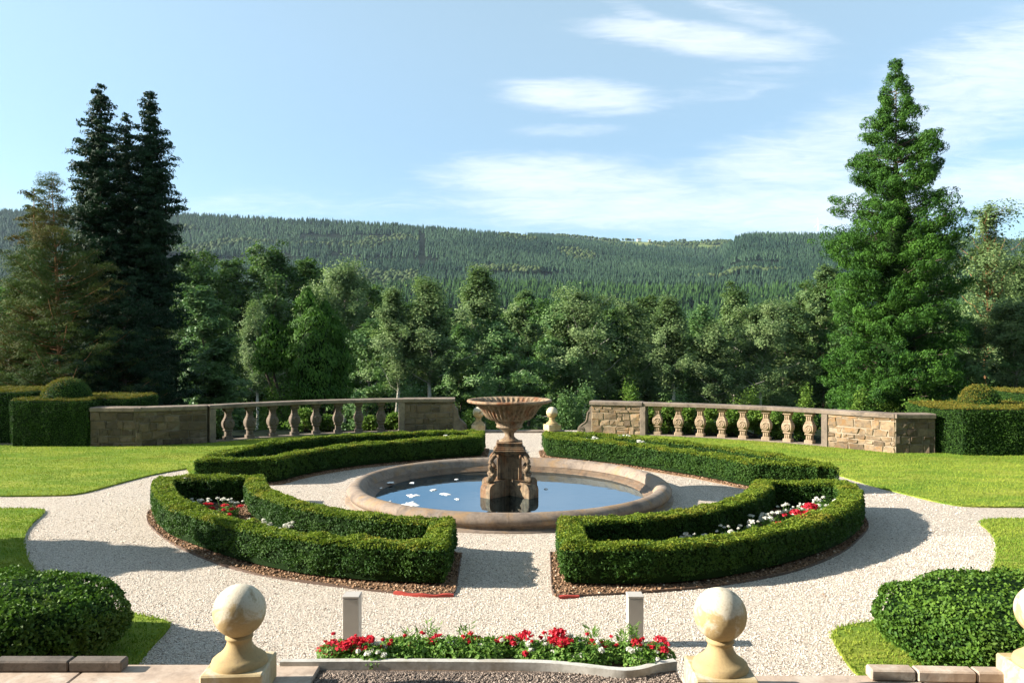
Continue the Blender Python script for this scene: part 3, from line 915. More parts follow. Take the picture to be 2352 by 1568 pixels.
rng = np.random.default_rng(5)
Vs, Fs, Ts, n0 = [], [], [], 0
for q, P in enumerate(LAWNS):
    pts = scatter(P, 900 if q < 2 else 1500, rng)
    pts = pts[(np.abs(pts[:, 0]) < 0.72 * pts[:, 1] + 0.5)]
    # a ragged fringe along the cut edge
    E = resample(P, 0.02, True)
    E = E[(np.abs(E[:, 0]) < 0.72 * E[:, 1])] + rng.normal(0, 0.012, (int((np.abs(E[:, 0]) < 0.72 * E[:, 1]).sum()), 2))
    pts = np.r_[pts, E, E + rng.normal(0, 0.02, E.shape)]
    n = len(pts)
    hgt = rng.uniform(0.018, 0.04, n)
    a = rng.uniform(0, 2 * np.pi, n)
    wd = rng.uniform(0.004, 0.009, n)
    lean = rng.normal(0, 0.014, (n, 2))
    A = np.c_[pts[:, 0] - np.cos(a) * wd, pts[:, 1] - np.sin(a) * wd, np.full(n, 0.027)]
    B = np.c_[pts[:, 0] + np.cos(a) * wd, pts[:, 1] + np.sin(a) * wd, np.full(n, 0.027)]
    Cc = np.c_[pts[:, 0] + lean[:, 0], pts[:, 1] + lean[:, 1], 0.028 + hgt]
    Vs.append(np.stack([A, B, Cc], 1).reshape(-1, 3))
    Fs.append(np.arange(n * 3).reshape(-1, 3) + n0)
    dry = vnoise(pts[:, 0] * 1.0 + 40, pts[:, 1] + 40, 0.9, 9) * 0.6 + rng.uniform(-.25, .35, n)
    Ts.append(np.repeat(np.clip(dry, 0, 1), 3))
    n0 += n * 3
me = mk_mesh('grass', np.concatenate(Vs), [np.concatenate(Fs)], M['grass'], False, np.concatenate(Ts))
tag(link_mesh('grass', me), 'short mown grass growing on the lawns', 'grass', kind='stuff')

# soil under the beds and their edging strips
EDGE_FL = smooth_path(g2([(352, 1168), (336, 1180), (340, 1208), (388, 1246), (440, 1272), (520, 1304), (620, 1327), (750, 1345), (880, 1360), (980, 1369), (1030, 1370), (1046, 1362), (1052, 1330), (1060, 1272)]))
EDGE_FR = smooth_path(g2([(1264, 1270), (1266, 1320), (1268, 1366), (1282, 1372), (1400, 1366), (1560, 1357), (1720, 1337), (1850, 1308), (1945, 1266), (1990, 1222), (1997, 1205), (1980, 1180)]))


MULCH = []


def soil_bed(outline, label_z=0.018):
    g = G()
    g.slab(outline, -0.03, label_z)
    o = g.obj('soil', M['soil'])
    tag(o, kind='structure')
    MULCH.append(outline)


soil_bed(np.r_[EDGE_FL, [(-.85, 11.1)], BEDS['FL'][1]])
soil_bed(np.r_[EDGE_FR, [(5.9, 13.9)], BEDS['FR'][1]])
for k in ('BL', 'BR'):
    P, Q = offset_poly(PLAN[k], -0.13)
    soil_bed(Q)


def edging(path, label, reds):
    def strip(P, h0, h1, th=0.012):
        T = unit(np.gradient(P, axis=0))
        N = np.c_[-T[:, 1], T[:, 0]] * th / 2
        L = len(P)
        hh = h1 if not np.isscalar(h1) else np.full(L, h1)
        V = np.r_[np.c_[P + N, np.full(L, h0)], np.c_[P + N, hh], np.c_[P - N, hh], np.c_[P - N, np.full(L, h0)]]
        i = np.arange(L - 1)
        Fq = np.concatenate([np.stack([a * L + i, a * L + i + 1, b * L + i + 1, b * L + i], 1) for a, b in ((0, 1), (1, 2), (2, 3))])
        return V, Fq
    P = resample(path, 0.08)
    g = G()
    g.add(*strip(P, -0.02, 0.028 + 0.005 * np.sin(np.arange(len(P)) * .35)))
    o = g.obj('bed_edging', M['edging'])
    tag(o, label, 'edging', 'edging strips of the front beds')
    for a, b, w_ in reds:
        g = G()
        Q = resample(smooth_path(g2([a, ((a[0] + b[0]) / 2, (a[1] + b[1]) / 2 + w_), b])), 0.04)
        g.add(*strip(Q, 0.0, 0.03 + 0.006 * np.sin(np.arange(len(Q)) * .9), 0.045))
        r_ = g.obj('rubber_strip', M['red'], o)
        r_['label'] = 'faded red strip lying along the edging'


edging(EDGE_FL, 'rusty edging strip around the front left hedge bed', [((905, 1363), (1042, 1369), 5)])
edging(EDGE_FR, 'rusty edging strip around the front right hedge bed', [((1284, 1374), (1330, 1371), 0)])

# loose stones
def pebbles(poly, dens, smin, smax, z, material, name, label, seed, clip=None, tmean=0.6):
    rng = np.random.default_rng(seed)
    p = scatter(np.asarray(poly), dens, rng)
    if clip is not None: p = p[clip(p)]
    n = len(p)
    O = np.array([[1, 0, 0], [-1, 0, 0], [0, 1, 0], [0, -1, 0], [0, 0, .7], [0, 0, -.7]], float)
    T = np.array([[0, 2, 4], [2, 1, 4], [1, 3, 4], [3, 0, 4], [2, 0, 5], [1, 2, 5], [3, 1, 5], [0, 3, 5]])
    s = rng.uniform(smin, smax, n)
    a = rng.uniform(0, 6.28, n)
    V = O[None] * rng.uniform(.6, 1.3, (n, 6, 1)) * s[:, None, None]
    V += rng.normal(0, .12, V.shape) * s[:, None, None]
    ca, sa = np.cos(a)[:, None], np.sin(a)[:, None]
    V = np.stack([V[..., 0] * ca - V[..., 1] * sa, V[..., 0] * sa + V[..., 1] * ca, V[..., 2]], -1)
    V += np.c_[p, np.full(n, z) + s * rng.uniform(0.1, .5, n)][:, None]
    me = mk_mesh(name, V.reshape(-1, 3), [(np.arange(n)[:, None, None] * 6 + T[None]).reshape(-1, 3)], material, True, np.repeat(np.clip(rng.normal(tmean, .25, n), 0, 1), 6))
    return tag(link_mesh(name, me), label, 'gravel', kind='stuff')


for k, P in enumerate(MULCH):
    pebbles(P, 900, 0.008, 0.024, 0.018, M['mulch'], 'bark_mulch', 'brown bark mulch and grit on the soil of the beds', 27 + k, None, .45)


def on_gravel(p):
    k = np.abs(p[:, 0]) < 0.70 * p[:, 1]
    for P in LAWNS: k &= ~inside(P, p)
    for E, b in ((EDGE_FL, BEDS['FL'][1]), (EDGE_FR, BEDS['FR'][1])): k &= ~inside(np.r_[E, b], p)
    k &= np.hypot(p[:, 0] + .05, p[:, 1] - 15.3) > 3.2
    for q in ('BL', 'BR'): k &= ~inside(PLAN[q], p)
    return k


pebbles([(-6, 6.3), (6, 6.3), (8, 12), (-8, 12)], 1300, 0.0045, 0.01, 0.0, M['pebble'], 'loose_gravel', 'pale loose stones of the gravel path', 21, on_gravel)
pebbles([(-8, 12), (8, 12), (9, 22), (-9, 22)], 130, 0.007, 0.014, 0.0, M['pebble'], 'loose_gravel', 'pale loose stones of the gravel around the fountain', 22, on_gravel)


# ------------------------------------------------------------------ box hedges
def hedge(P, h, th, dens, ls, seed, label, lo=0.06):
    rng = np.random.default_rng(seed)
    P, Qi = offset_poly(P, th)
    nP = len(P)
    seg = np.linalg.norm(np.roll(P, -1, 0) - P, axis=1)
    C, N, T = [], [], []

    def lump(x, y, z):
        return 0.034 * (vnoise(x * 1 + 50, y * 1 + z * .6 + 50, 0.27, seed) - .5) * 2 + 0.018 * (vnoise(x + 90, y + z + 90, 0.12, seed + 1) - .5) * 2

    for A, sgn in ((P, -1.0), (Qi, 1.0)):      # side walls
        B = np.roll(A, -1, 0)
        L = np.linalg.norm(B - A, axis=1)
        n = int(L.sum() * h * dens)
        i = rng.choice(nP, n, p=L / L.sum())
        f = rng.uniform(0, 1, n)[:, None]
        xy = A[i] * (1 - f) + B[i] * f
        e = unit(B[i] - A[i])
        nr = np.c_[-e[:, 1], e[:, 0]] * sgn
        z = lo + (h - lo) * rng.uniform(0, 1, n) ** 0.9
        # ragged skirt: leaves thin out towards the ground in places
        keep = z > lo - .03 + 0.2 * vnoise(xy[:, 0] + 20, xy[:, 1] + 20, 0.22, seed + 2) * rng.uniform(.3, 1.2, n)
        dd = lump(xy[:, 0], xy[:, 1], z) + rng.normal(0, 0.012, n) - 0.035 * (z < 0.14)
        pos = np.c_[xy + nr * dd[:, None], z]
        # rounded shoulder
        rs = np.clip((z - (h - 0.05)) / 0.05, 0, 1)
        pos[:, :2] -= nr * (rs ** 2 * 0.025)[:, None]
        void = vnoise(xy[:, 0] * .9 + xy[:, 1] * .7 + 40, z + xy[:, 1] * .3 + 40, 0.075, seed + 3) < .36
        keep &= ~(void & (rng.uniform(size=n) < .75) & (z < h - .05))
        C.append(pos[keep])
        N.append(np.c_[nr, np.full(n, 0.25)][keep])
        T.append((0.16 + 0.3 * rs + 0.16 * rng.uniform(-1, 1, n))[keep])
    # top
    Am = seg.sum() * th
    n = int(Am * dens * 1.25)
    i = rng.choice(nP, n, p=seg / seg.sum())
    f = rng.uniform(0, 1, n)[:, None]
    g_ = rng.uniform(0, 1, n)[:, None]
    o = P[i] * (1 - f) + P[(i + 1) % nP] * f
    q = Qi[i] * (1 - f) + Qi[(i + 1) % nP] * f
    xy = o * (1 - g_) + q * g_
    edge = np.minimum(g_, 1 - g_)[:, 0] * th
    z = h + lump(xy[:, 0], xy[:, 1], 0.0) - 0.03 * np.clip(1 - edge / 0.04, 0, 1) ** 2 + np.abs(rng.normal(0, 0.012, n))
    C.append(np.c_[xy, z])
    N.append(np.tile([0, 0, 1.0], (n, 1)))
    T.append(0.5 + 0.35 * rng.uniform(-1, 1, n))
    nside = len(C[0]) + len(C[1])
    C, N, T = np.concatenate(C), np.concatenate(N), np.concatenate(T)
    Nn = unit(N * 0.75 + rng.normal(size=N.shape) * 0.6)
    V, Fq = leaf_quads(C, Nn, ls, rng, 0.62)
    # dark twiggy inside
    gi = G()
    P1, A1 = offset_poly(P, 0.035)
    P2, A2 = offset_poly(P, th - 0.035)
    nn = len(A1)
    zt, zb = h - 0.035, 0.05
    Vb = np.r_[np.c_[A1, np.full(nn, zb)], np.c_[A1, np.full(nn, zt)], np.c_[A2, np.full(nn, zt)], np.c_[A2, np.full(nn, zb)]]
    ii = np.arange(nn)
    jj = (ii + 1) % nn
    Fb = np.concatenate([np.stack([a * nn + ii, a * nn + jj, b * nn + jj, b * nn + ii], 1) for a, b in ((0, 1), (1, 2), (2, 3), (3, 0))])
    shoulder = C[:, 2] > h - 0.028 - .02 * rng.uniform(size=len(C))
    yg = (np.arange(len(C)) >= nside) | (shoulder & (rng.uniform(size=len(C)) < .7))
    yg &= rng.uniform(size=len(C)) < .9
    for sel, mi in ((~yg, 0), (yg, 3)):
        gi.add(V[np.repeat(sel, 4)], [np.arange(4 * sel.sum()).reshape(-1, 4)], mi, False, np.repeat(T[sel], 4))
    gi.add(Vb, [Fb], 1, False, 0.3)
    # short stems
    for k in range(0, nn, 2):
        p = (A1[k] + A2[k]) / 2
        gi.tube([(p[0], p[1], 0.0), (p[0] + rng.normal(0, .02), p[1] + rng.normal(0, .02), 0.1)], 0.012, 4, 2, caps=False)
    o = gi.obj('box_hedge', [M['box_leaf'], M['box_body'], M['bark'], M['box_young']])
    return tag(o, label, 'hedge', 'clipped box hedges around the fountain')


hedge(PLAN['FL'], 0.49, 0.34, 5200, 0.016, 31, 'clipped box hedge around the front left bed, its outer face in sun')
hedge(PLAN['FR'], 0.49, 0.34, 5200, 0.016, 32, 'clipped box hedge around the front right bed, its outer face in shade')
hedge(PLAN['BL'], 0.53, 0.38, 3400, 0.0195, 33, 'clipped box hedge behind the fountain on its left, dark inner face')
hedge(PLAN['BR'], 0.53, 0.38, 3400, 0.0195, 34, 'clipped box hedge behind the fountain on its right, sunlit inner face')

rng = np.random.default_rng(71)
lp = rng.uniform((-9, 6.5), (9, 21), (1500, 2))
lp = lp[on_gravel(lp)][:260]
V, Fq = leaf_quads(np.c_[lp, np.full(len(lp), .012)], np.c_[rng.normal(0, .25, (len(lp), 2)), np.ones(len(lp))], .018, rng, .5)
tag(link_mesh('leaf_litter', mk_mesh('leaf_litter', V, [Fq], M['mulch'], False, np.repeat(rng.uniform(.05, .6, len(lp)), 4))), 'fallen brown leaves scattered over the gravel', 'leaf litter', kind='stuff')

# ------------------------------------------------------------------ fountain
FC = np.array([-0.05, 15.3, 0.0])
froot = empty('fountain', FC, 'round stone fountain with a fluted urn on a dolphin pedestal', 'fountain')
prof = [(2.56, -0.42), (2.60, -0.02), (2.605, 0.03), (2.65, 0.036), (2.665, 0.058), (2.70, 0.062), (2.715, 0.09), (2.745, 0.102), (2.775, 0.115), (2.79, 0.15), (2.815, 0.2), (2.85, 0.245), (2.9, 0.275), (2.955, 0.287), (3.01, 0.283), (3.06, 0.262),
        (3.11, 0.225), (3.135, 0.18), (3.13, 0.13), (3.105, 0.1), (3.075, 0.092), (3.07, 0.045), (3.085, 0.03), (3.16, 0.028), (3.165, 0.0), (3.165, -0.05), (2.58, -0.42)]
g = G()
nseg = 10
rs_ = np.random.default_rng(3)
for k in range(nseg):
    a0 = -math.pi / 2 + 2 * math.pi * k / nseg + 0.0006
    a1 = -math.pi / 2 + 2 * math.pi * (k + 1) / nseg - 0.0006
    tn = rs_.uniform(.4, .62)
    g.lathe(prof[8:-1], 20, 0, True, a0=a0, a1=a1, tint=tn)
    g.lathe(prof[:9], 20, 1, True, a0=a0, a1=a1, tint=tn)
basin = g.obj('basin', [M['basin_stone'], M['ledge_stone']], froot)
g = G()
g.lathe([(0.001, -0.36), (1.2, -0.36), (2.62, -0.36)], 64, smooth=False)
g.obj('basin_floor', M['pool_floor'], froot)
g = G()
g.lathe([(0.0005, 0.014), (1.3, 0.014), (2.603, 0.014)], 72, smooth=False)
wtr = g.obj('water', M['water'])
wtr.location = FC
tag(wtr, kind='structure')

# pedestal: four diagonal arms
def arm_geo(g, ang, w_=0.26, r0=0.05, r1=0.66):
    prof = [(r0, -0.36), (r1, -0.36), (r1, 0.17), (r1 - .02, 0.23), (r1 - .07, 0.27), (r1 - .14, 0.29), (r0, 0.345)]
    n = len(prof)
    V = []
    for s in (-1, 1):
        for (r_, z) in prof:
            V.append((r_, s * w_ / 2, z))
    V = np.array(V)
    ca, sa = math.cos(ang), math.sin(ang)
    V = np.c_[V[:, 0] * ca - V[:, 1] * sa, V[:, 0] * sa + V[:, 1] * ca, V[:, 2]]
    i = np.arange(n)
    j = (i + 1) % n
    g.add(V, [np.stack([i, j, j + n, i + n], 1), i[None, ::-1], (i + n)[None, :]])


ROT = math.radians(0)
g = G()
for k in range(4):
    arm_geo(g, ROT + math.pi / 4 + k * math.pi / 2, 0.26, 0.05 + 0.0013 * k)
ped = g.obj('pedestal', M['pedestal_stone'], froot)
g = G()
g.box((0, 0, 0.56), (0.44, 0.44, 0.48), ROT, 0.012)
for sx, sy in ((-1, -1), (1, -1), (1, 1), (-1, 1)):
    g.box((sx * .205, sy * .205, 0.56), (0.07, 0.07, 0.475), ROT, 0.01)
g.obj('shaft', M['pedestal_stone'], ped)
g = G()
for z, s_, h_ in ((0.812, 0.50, 0.03), (0.845, 0.58, 0.036), (0.879, 0.63, 0.032), (0.91, 0.57, 0.03), (0.94, 0.53, 0.03), (0.985, 0.49, 0.06), (1.026, 0.51, 0.022)):
    g.box((0, 0, z), (s_, s_, h_), ROT, 0.008)
g.obj('cap', M['pedestal_stone'], ped)
for k in range(4):
    a = ROT + math.pi / 4 + k * math.pi / 2
    ca, sa = math.cos(a), math.sin(a)
    rz = [(0.36, 0.79), (0.43, 0.765), (0.5, 0.71), (0.535, 0.64), (0.515, 0.57), (0.455, 0.515), (0.42, 0.46), (0.44, 0.405), (0.49, 0.37), (0.56, 0.345), (0.61, 0.335)]
    rad = [0.026, 0.034, 0.04, 0.043, 0.045, 0.048, 0.055, 0.066, 0.074, 0.058, 0.032]
    P = smooth_path(np.array([(r_ * ca, r_ * sa, z) for r_, z in rz]), 1)
    rr = np.interp(np.linspace(0, 1, len(P)), np.linspace(0, 1, len(rad)), rad)
    g = G()
    g.tube(P, rr, 12)
    # tail fin under the cap, side fins and brow of the fish
    tz = np.array([0.34 * ca, 0.34 * sa, 0.8])
    sd_ = np.array([-sa, ca, 0])
    for s in (-1, 1):
        g.tube([tz, tz + sd_ * s * .07 + [0.03 * ca, 0.03 * sa, -0.01], tz + sd_ * s * .11 + [0.05 * ca, 0.05 * sa, -.05]], [0.03, 0.025, 0.006], 8)
        e = np.array([0.5 * ca, 0.5 * sa, 0.43])
        g.tube([e, e + sd_ * s * .05 + [0, 0, .01], e + sd_ * s * .09 + [0.01 * ca, .01 * sa, .05]], [0.035, 0.028, 0.006], 8)
    g.obj('dolphin', M['pedestal_stone'], ped)

# urn
NL = 40
up_ = [(0.001, 1.037), (0.2, 1.037), (0.205, 1.055), (0.17, 1.075), (0.125, 1.1), (0.095, 1.14), (0.09, 1.18), (0.105, 1.215), (0.15, 1.255), (0.205, 1.29), (0.242, 1.31), (0.262, 1.318), (0.262, 1.34), (0.25, 1.352),
       (0.262, 1.385), (0.283, 1.42), (0.287, 1.44), (0.275, 1.447), (0.33, 1.452), (0.405, 1.475), (0.455, 1.515), (0.505, 1.58), (0.555, 1.66), (0.61, 1.74), (0.655, 1.775), (0.70, 1.785), (0.78, 1.795), (0.825, 1.81), (0.838, 1.835), (0.825, 1.858), (0.79, 1.865),
       (0.745, 1.855), (0.70, 1.82), (0.62, 1.73), (0.52, 1.63), (0.4, 1.56), (0.2, 1.53), (0.001, 1.52)]
flA = np.zeros(len(up_))
flA[19:24] = 0.06
flA[18] = 0.03
flA[24] = 0.02
flA[32:36] = 0.05
flA[31] = 0.02


def flutes(i, th):
    return 1 + flA[i] * (np.abs(np.cos(th * NL / 2)) - 0.62) * np.ones_like(th)


g = G()
g.lathe(up_, 320, 0, True, mod=flutes)
g.obj('urn', M['fountain_stone'], froot)

# white suds on the water and on the inner ledge
def foam(px, py, wpx, z, label, seed, asp=0.6):
    rng = np.random.default_rng(seed)
    c = gp(px, py, z)
    rad = wpx / F * c[1] / 2 * .85
    g = G()
    nv = 40
    th = np.linspace(0, 2 * np.pi, nv, endpoint=False)
    lob = 1 + .28 * np.sin(th * rng.integers(2, 4) + rng.uniform(0, 6)) + .2 * np.sin(th * rng.integers(5, 8) + rng.uniform(0, 6)) + rng.normal(0, .1, nv)
    lob = np.clip(lob, .35, 1.6) / 1.25
    hh = rng.uniform(.007, .014)
    prof_ = [(1.0, 0.0), (0.93, 0.5), (0.72, 0.8), (0.4, 1.0), (0.02, .9)]
    V = np.concatenate([np.c_[rad * p_ * lob * np.cos(th), rad * asp * 1.3 * p_ * lob * np.sin(th), hh * q_ * rng.uniform(.7, 1.3, nv)] for p_, q_ in prof_])
    Fq = np.array([[a_ * nv + b_, a_ * nv + (b_ + 1) % nv, (a_ + 1) * nv + (b_ + 1) % nv, (a_ + 1) * nv + b_] for a_ in range(4) for b_ in range(nv)])
    g.add(V, [Fq, (4 * nv + np.arange(nv))[None]], 0, True)
    o = g.obj('foam_patch', M['foam'], None, c)
    tag(o, label, 'foam', 'white foam patches in the fountain')


def z7(x, y):
    return (1000 + x / 2.352) * .784, (1100 + y / 2.352) * .784


WZ = 0.015
for k, (x, y, wd, z, lab) in enumerate([
    (242, 716, 22, 0.101, 'white foam patch on the inner ledge nearest the basin rim at left'),
    (322, 735, 30, 0.062, 'long white foam patch on the ledge, right of two others'),
    (252, 768, 32, 0.036, 'thick white foam patch on the ledge at the water edge at left'),
    (158, 755, 18, 0.102, 'small white foam patch at the far left of the basin ledge'),
    (490, 738, 14, WZ, 'small white foam patch floating near the dark left back wall'),
    (635, 788, 20, WZ, 'white foam patch floating halfway between left rim and pedestal'),
    (490, 826, 36, WZ, 'stretched white foam patch floating left of the middle'),
    (715, 816, 30, WZ, 'thin white foam streak floating near the left of the pedestal'),
    (800, 851, 16, WZ, 'small round white foam patch nearest the pedestal front left'),
    (330, 866, 16, WZ, 'small white foam patch by the front left rim'),
    (475, 886, 50, WZ, 'largest white foam patch floating by the front rim'),
    (795, 714, 10, WZ, 'tiny white foam spot floating left behind the pedestal'),
    (1410, 781, 14, WZ, 'only white foam spot floating right of the pedestal'),
]):
    foam(*z7(x, y), wd, z, lab, 100 + k, 1.0 if z > 0 else 0.9)

# ------------------------------------------------------------------ stone balustrades
def rubble_wall(g, p0, p1, z0, z1, th, rng, m_stone=0, m_mortar=1):
    p0, p1 = np.array(p0, float), np.array(p1, float)
    d = p1 - p0
    L = np.linalg.norm(d)
    rz = math.atan2(d[1], d[0])
    e = d / L
    nrm = np.array([-e[1], e[0]])
    mid = (p0 + p1) / 2
    g.box((mid[0], mid[1], (z0 + z1) / 2), (L, th - 0.024, z1 - z0), rz, 0, m_mortar)
    for side in (-1, 1):
        z = z0 + 0.004
        while z < z1 - 0.03:
            ch = min(rng.uniform(0.11, 0.27), z1 - z - 0.004)
            x = 0.006
            while x < L - 0.03:
                ln = min(rng.uniform(0.14, 0.5), L - x - 0.006)
                if L - x - ln < 0.08: ln = L - x - 0.006
                split_ = ch > 0.17 and rng.uniform() < .12
                for zz, hh in (((z, ch / 2), (z + ch / 2, ch / 2)) if split_ else ((z, ch),)):
                    pr = rng.uniform(0.006, 0.026)
                    c = p0 + e * (x + ln / 2) + nrm * side * (th / 2 - 0.014 + pr / 2 - 0.01)
                    g.box((c[0], c[1], zz + hh / 2), (ln - rng.uniform(.014, .03), pr + 0.03, hh - rng.uniform(.014, .028)), rz, 0.014, m_stone,
                          float(np.clip(rng.normal(.5, .3), 0, 1)), 0.01, rng)
                x += ln
            z += ch


def baluster_mesh():
    """square carved baluster, 0.80 m tall, origin at its foot"""
    g = G()
    pr = [(0.125, 0.0), (0.125, 0.075), (0.118, 0.082), (0.088, 0.09), (0.085, 0.2), (0.098, 0.215), (0.118, 0.225), (0.12, 0.245), (0.105, 0.262), (0.138, 0.31), (0.15, 0.36), (0.152, 0.41), (0.142, 0.46), (0.118, 0.505),
          (0.108, 0.52), (0.118, 0.53), (0.1, 0.545), (0.088, 0.575), (0.08, 0.64), (0.088, 0.7), (0.118, 0.715), (0.125, 0.725), (0.125, 0.8)]
    V = []
    c = 0.018
    for r, z in pr:
        for x, y in ((-1, -1), (1, -1), (1, 1), (-1, 1)):
            if x * y > 0:
                V += [(x * r, y * (r - c), z), (x * (r - c), y * r, z)]
            else:
                V += [(x * (r - c), y * r, z), (x * r, y * (r - c), z)]
    n = 8
    k = len(pr)
    Fq = np.array([[i * n + j, i * n + (j + 1) % n, (i + 1) * n + (j + 1) % n, (i + 1) * n + j] for i in range(k - 1) for j in range(n)])
    g.add(V, [Fq, np.arange(n)[None, ::-1], ((k - 1) * n + np.arange(n))[None]])
    # carved ring and boss, fluted neck and foot on both faces
    for s in (-1, 1):
        th = np.linspace(0, 2 * np.pi, 17)
        g.tube(np.c_[np.cos(th) * .085, np.full(17, s * 0.148), .385 + np.sin(th) * .085], 0.016, 6, caps=False)
        th = np.linspace(R(150), R(390), 10)
        g.tube(np.c_[np.cos(th) * .045, np.full(10, s * 0.15), .385 + np.sin(th) * .04], 0.014, 6)
        for x in (-.05, 0, .05):
            g.tube([(x, s * .083, .585), (x, s * .083, .69)], 0.014, 6)
            g.tube([(x, s * .088, .105), (x, s * .086, .19)], 0.014, 6)
    return g


BALG = baluster_mesh()
BAL = {1: BALG.mesh('baluster', [M['baluster_shaded']]), -1: BALG.mesh('baluster', [M['baluster_stone']])}


def along(path, step):
    return resample(path, step)


def rail(g, path, z0, z1, wd, m=0):
    P = along(path, 0.35)
    T = unit(np.gradient(P, axis=0))
    N = np.c_[-T[:, 1], T[:, 0]]
    cs = [(-wd / 2, z0 + .012), (-wd / 2 + .02, z0), (wd / 2 - .02, z0), (wd / 2, z0 + .012), (wd / 2, z1 - .02), (wd / 2 - .025, z1), (-wd / 2 + .025, z1), (-wd / 2, z1 - .02)]
    n = len(cs)
    V = np.concatenate([np.c_[P + N * a, np.full(len(P), b)][:, None] for a, b in cs], 1).reshape(-1, 3)
    k = len(P)
    Fq = np.array([[i * n + j, (i + 1) * n + j, (i + 1) * n + (j + 1) % n, i * n + (j + 1) % n] for i in range(k - 1) for j in range(n)])
    rt = np.repeat(np.random.default_rng(k).uniform(.35, .65, k), n)
    g.add(V, [Fq, np.arange(n)[None, :], ((k - 1) * n + np.arange(n))[None, ::-1]], m, False, rt)


def scroll_block(g, p, ang, flip, H=1.0):
    """S-shaped end bracket standing against the pier; local x runs away from the pier"""
    pr = [(0, 0), (0.44, 0), (0.46, 0.12), (0.45, 0.2), (0.42, 0.27), (0.36, 0.33), (0.31, 0.37), (0.24, 0.42), (0.2, 0.48), (0.175, 0.56), (0.165, 0.66), (0.15, 0.74), (0.12, 0.8), (0.07, 0.85), (0.05, 0.95), (0, 0.95)]
    pr = np.array(pr) * np.array([1, H])
    n = len(pr)
    w2 = 0.17
    X = np.r_[pr[:, 0], pr[:, 0]] * flip
    Y = np.r_[np.full(n, -w2), np.full(n, w2)]
    Z = np.r_[pr[:, 1], pr[:, 1]]
    ca, sa = math.cos(ang), math.sin(ang)
    V = np.c_[X * ca - Y * sa + p[0], X * sa + Y * ca + p[1], Z]
    i = np.arange(n)
    j = (i + 1) % n
    g.add(V, [np.stack([i, j, j + n, i + n], 1), i[None, ::-1], (i + n)[None]])
    # carved volute and raised border on the garden face
    th = np.linspace(0, 4.2 * np.pi, 40)
    rr = np.linspace(0.02, 0.11, 40)
    c = np.array([0.33 * flip, -w2 - .004, 0.16])
    loc = np.c_[c[0] + rr * np.cos(th) * flip, np.full(40, c[1]), c[2] + rr * np.sin(th)]
    loc2 = np.c_[(pr[3:13, 0] - .03) * flip, np.full(10, -w2 - .002), pr[3:13, 1] - .02]
    for q, rad in ((loc, .013), (loc2, .014)):
        W = np.c_[q[:, 0] * ca - q[:, 1] * sa + p[0], q[:, 0] * sa + q[:, 1] * ca + p[1], q[:, 2]]
        g.tube(W, rad, 6)


